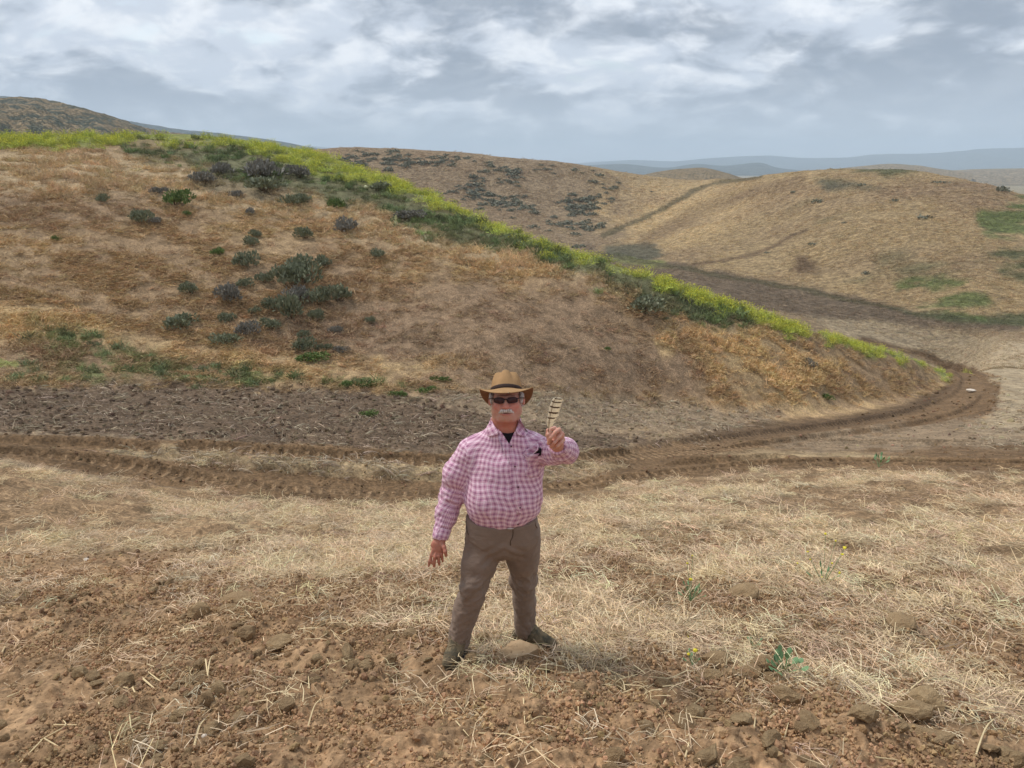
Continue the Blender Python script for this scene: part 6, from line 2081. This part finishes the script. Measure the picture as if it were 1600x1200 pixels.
M_frame = plain_mat('glasses_frame', lin(46, 28, 28), 0.35, 0.5); m, N, bs = new_mat('dark_lens')
bs.inputs['Base Color'].default_value = (*lin(62, 32, 34), 1); bs.inputs['Roughness'].default_value = 0.22; bs.inputs['Specular IOR Level'].default_value = 0.35; M_lens = m


def plate(cx, w, h, y0, z0, mat, name, parent, thick=0.003, grow=0.0, hollow=False):
    n_ = 28; fr = []
    for k in range(n_):
        a = 2 * math.pi * k / n_
        ex = 0.62
        x = np.sign(math.cos(a)) * abs(math.cos(a)) ** ex * (w / 2 + grow); z = np.sign(math.sin(a)) * abs(math.sin(a)) ** ex * (h / 2 + grow)
        z *= (1.0 if z > 0 else 1.0 - 0.10 * (x * np.sign(cx) > 0.0))
        fr.append((cx + x, z0 + z))
    yy = lambda x: y0 - 5.5 * x * x
    def P3(x, z, dy): return hd((x, yy(x) + dy, z))
    Vv = [P3(cx, z0, thick)] + [P3(cx + (x - cx) * .5, z0 + (z - z0) * .5, thick) for x, z in fr] + [P3(x, z, thick * .6) for x, z in fr] + [P3(x, z, -thick) for x, z in fr]
    Ff = [[0, 1 + k, 1 + (k + 1) % n_] for k in range(n_)]
    for L_ in (0, 1):
        Ff += [[1 + L_ * n_ + k, 1 + (L_ + 1) * n_ + k, 1 + (L_ + 1) * n_ + (k + 1) % n_, 1 + L_ * n_ + (k + 1) % n_] for k in range(n_)]
    Ff.append([1 + 2 * n_ + k for k in range(n_)])
    return Vv, Ff, fr, P3


VF, FF = [], []
def addm(V, Fc):
    b = len(VF); VF.extend([np.array(v) for v in V]); FF.extend([[i + b for i in f] for f in Fc])
lens_ = []
for s in (-1, 1):
    Vv, Ff, fr, P3 = plate(s * 0.0325, 0.050, 0.035, 0.112, 0.000, M_lens, 'lens', None)
    lens_.append((Vv, Ff))
    rim = [P3(x, z, 0.0015) for x, z in fr]; rim.append(rim[0]); V, Fc = tube(rim, 0.0026, 5); addm(V, Fc)
    V, Fc = tube([hd((s * 0.058, 0.094, 0.010)), hd((s * 0.074, 0.085, 0.011)), hd((s * 0.088, 0.045, 0.008)), hd((s * 0.093, -0.01, -0.002))], 0.0028, 5); addm(V, Fc)
V, Fc = tube([hd((-0.010, 0.113, 0.006)), hd((0, 0.116, 0.009)), hd((0.010, 0.113, 0.006))], 0.0028, 5); addm(V, Fc)
sg = part('sunglasses', np.array(VF), FF, M_frame)
for Vv, Ff in lens_:
    part('lens', np.array(Vv), Ff, M_lens, sg)

# ---- hat
M_felt = plain_mat('tan_felt', lin(170, 136, 98), 0.95, 0.05, 0.06, 30.0)
M_under = plain_mat('shaded_brim_felt', lin(124, 90, 62), 0.95, 0.05, 0.06, 30.0)  # same felt, darkened: the shade under the brim is put into its colour
M_band = plain_mat('hat_band', lin(66, 54, 50), 0.8, 0.1)
ta = math.radians(20)
HC = HO + HR @ (np.array([0, -0.006, 0.036]) * HS)
Rt = np.array([[1, 0, 0], [0, math.cos(ta), -math.sin(ta)], [0, math.sin(ta), math.cos(ta)]])
ht = lambda x, y, z: HC + HR @ (Rt @ np.array([x, y, z]))
n_ = 72; Vh, Fh = [], []
def ring(fn):
    b = len(Vh)
    for k in range(n_):
        a = 2 * math.pi * k / n_
        Vh.append(ht(*fn(a)))
    return b
def link(b0, b1):
    for k in range(n_): Fh.append([b0 + k, b0 + (k + 1) % n_, b1 + (k + 1) % n_, b1 + k])
def crown(h):
    def fn(a):
        s, c = math.sin(a), math.cos(a)           # c>0: front (y)
        f = h
        rx = 0.0900 - 0.008 * f - 0.015 * f ** 3; ry = 0.108 - 0.014 * f - 0.016 * f ** 3
        front = max(0, c)
        pin = 0.027 * f ** 2 * math.exp(-((abs(a if a < math.pi else a - 2 * math.pi) - 0.62) / 0.30) ** 2)   # pinched dents beside the front
        x, y = s * (rx - pin), c * (ry - pin * 1.1)
        z = 0.108 * f + 0.006 * f * front
        return x, y, z
    return fn
rs_ = [ring(crown(h)) for h in (0.0, 0.12, 0.25, 0.4, 0.55, 0.7, 0.82, 0.91, 0.97, 1.0)]
for a, b in zip(rs_[:-1], rs_[1:]): link(a, b)
def topf(f):
    base = crown(1.0)
    def fn(a):
        x, y, z = base(a); x *= f; y *= f
        crease = 0.026 * math.exp(-(x / 0.022) ** 2) * (1 - f ** 4) * smooth01(np.array(y), 0.075, 0.03)
        dent = 0.012 * math.exp(-((abs(x) - 0.030) / 0.016) ** 2 - ((y - 0.052) / 0.026) ** 2) * (1 - f ** 6)
        return x, y, z + 0.010 * (1 - f ** 2) * 0.6 - float(crease) - dent
    return fn
prev = rs_[-1]
for f in (0.94, 0.86, 0.74, 0.6, 0.45, 0.3, 0.15):
    b = ring(topf(f)); link(prev, b); prev = b
Vh.append(ht(0, 0, 0.108 - 0.02)); c_ = len(Vh) - 1
for k in range(n_): Fh.append([prev + k, prev + (k + 1) % n_, c_])
def brim(s, dz=0.0):
    def fn(a):
        sn, cs_ = math.sin(a), math.cos(a)
        rx = 0.0885 + (0.1640 - 0.0885) * s; ry = 0.108 + ((0.172 if cs_ > 0 else 0.162) - 0.108) * s
        z = 0.030 * s ** 1.2 * abs(sn) ** 2.5 - 0.046 * s ** 1.3 * max(0, cs_) ** 1.2 - 0.055 * s * max(0, -cs_) ** 0.8
        rx -= 0.010 * s * s * abs(sn) ** 3
        return sn * rx, cs_ * ry, z + dz
    return fn
b0 = rs_[0]; brs = [b0]
for s in (0.08, 0.2, 0.36, 0.52, 0.68, 0.84, 0.95, 1.0): brs.append(ring(brim(s)))
for a, b in zip(brs[:-1], brs[1:]): link(b, a)
topn = len(Fh)
und = []
for s in (1.0, 0.9, 0.7, 0.45, 0.2, 0.0): und.append(ring(brim(s, -0.0045)))
link(und[0], brs[-1])
for a, b in zip(und[:-1], und[1:]): link(b, a)
hat = part('hat', np.array(Vh), Fh, M_felt)
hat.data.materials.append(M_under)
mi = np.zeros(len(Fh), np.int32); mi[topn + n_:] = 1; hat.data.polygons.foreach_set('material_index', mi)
Vh, Fh = [], []
bb = []
for h, g in ((0.02, .0015), (0.03, .0032), (0.20, .0036), (0.215, .0015)):
    cf_ = crown(h)
    bb.append(ring(lambda a, cf_=cf_, g=g: (cf_(a)[0] * (1 + g / .088), cf_(a)[1] * (1 + g / .1), cf_(a)[2])))
for a, b in zip(bb[:-1], bb[1:]): link(a, b)
part('hat_band', np.array(Vh), Fh, M_band, hat)

# ---- the feather he holds up: a thing of its own
fe = empty('feather', tuple(P(857, 672, 3.672))); tag(fe, 'cream feather with dark bars held up in the raised hand', 'feather')
FO = np.array(fe.location)
spn = np.array([(859.5, 690, 3.685), (857.2, 672, 3.672), (857.8, 662, 3.668), (859.3, 652, 3.664), (862.0, 640, 3.660), (865.2, 629, 3.658), (868.6, 621.5, 3.658)])
tt = np.linspace(0, 6, 49)
sp_ = np.stack([pchip1(np.arange(7), np.array([P(*q)[i] for q in spn]), tt) for i in range(3)], 1)
V, Fc = tube(sp_ - FO, np.linspace(0.0022, 0.0006, len(sp_)), 6)
m, N, bs = new_mat('feather_quill'); bs.inputs['Base Color'].default_value = (*lin(120, 88, 60), 1); bs.inputs['Roughness'].default_value = 0.4
mesh_obj('quill', V, Fc, m, fe, smooth=True)
m, N, bs = new_mat('feather_vane')
sv = N.n('ShaderNodeSeparateXYZ'); N.put(sv.inputs[0], attr(N, 'vane', 'Vector'))
wv = N.noise(attr(N, 'vane', 'Vector'), 5, 3, 0.5)
f = N.math('FRACT', N.math('ADD', N.math('ADD', N.math('MULTIPLY', sv.outputs[0], 6.6), N.math('MULTIPLY', sv.outputs[2], 7.0)), N.math('MULTIPLY', wv, 0.25)))
bar = N.ramp(N.math('ABSOLUTE', N.math('SUBTRACT', f, 0.5)), 0.16, 0.09)
msk = N.ramp(sv.outputs[0], 0.16, 0.30)
msk2 = N.ramp(N.math('ABSOLUTE', sv.outputs[1]), 1.05, 0.75)
str_ = N.ramp(N.noise(N.mapping(attr(N, 'vane', 'Vector'), scale=(70, 3, 1)), 1.0, 2, 0.5), 0.3, 0.7, 0.9, 1.05)
c = N.mix(N.math('MULTIPLY', bar, N.math('MULTIPLY', msk, msk2)), tuple(lin(250, 240, 218)), tuple(lin(104, 74, 52)))
cc = N.n('ShaderNodeCombineColor')
for i in range(3): N.put(cc.inputs[i], str_)
N.put(bs.inputs['Base Color'], N.mix(1.0, c, cc.outputs[0], 'MULTIPLY')); bs.inputs['Roughness'].default_value = 0.7
tb_ = N.n('ShaderNodeBsdfTranslucent'); N.put(tb_.inputs[0], bs.inputs['Base Color'].links[0].from_socket)
mx_ = N.n('ShaderNodeMixShader'); mx_.inputs[0].default_value = 0.55; m.node_tree.links.new(bs.outputs[0], mx_.inputs[1]); m.node_tree.links.new(tb_.outputs[0], mx_.inputs[2])
m.node_tree.links.new(mx_.outputs[0], [n_ for n_ in m.node_tree.nodes if n_.type == 'OUTPUT_MATERIAL'][0].inputs[0])
M_vane = m
r = np.random.default_rng(3)
for side, wmax in ((-1, 0.0125), (1, 0.043)):
    Vv, Ff, at2 = [], [], []
    rows_ = np.arange(9, 49)
    nk = 7
    for j, i in enumerate(rows_):
        f = (i - 9) / 39.0
        tg = sp_[min(i + 1, 48)] - sp_[i - 1]; tg /= np.linalg.norm(tg)
        ac_ = np.cross(tg, [0, 1, 0]); ac_ /= np.linalg.norm(ac_); ac_ = ac_ * np.sign(ac_[0]) * side
        w = wmax * min(1, (f / 0.16)) ** 0.8 * math.sqrt(max(0, 1 - max(0, (f - 0.72) / 0.285) ** 2))
        if side > 0:
            if f < 0.14: w *= 0.85 + 0.4 * r.uniform()
            if 0.14 < f < 0.20: w *= 0.55
            if 0.20 <= f < 0.3: w *= 0.75
        w *= 1 + r.normal(0, 0.02)
        for k in range(nk):
            u = k / (nk - 1)
            p_ = sp_[i] + ac_ * w * u + tg * (w * u * 0.55) + np.array([0, 1, 0]) * (0.010 * u * u * (w / 0.03) - 0.003 * math.sin(u * 3.1))
            Vv.append(p_ - FO); at2.append((f, side * u, w * u * 0.55 / 0.235))
    for j in range(len(rows_) - 1):
        for k in range(nk - 1):
            a = j * nk + k; Ff.append([a, a + 1, a + nk + 1, a + nk])
    m_ = len(Vv); Vb = [v + np.array([0, 0.0009, 0]) for v in Vv]
    Fb = [[i + m_ for i in f[::-1]] for f in Ff]
    edge_ = []
    for j in range(len(rows_) - 1):
        a, b = j * nk + nk - 1, (j + 1) * nk + nk - 1; edge_.append([a, a + m_, b + m_, b])
    o = mesh_obj('vane', np.array(Vv + Vb), Ff + Fb + edge_, M_vane, fe, smooth=True)
    vattr(o, 'vane', np.array(at2 + at2), 'FLOAT_VECTOR')
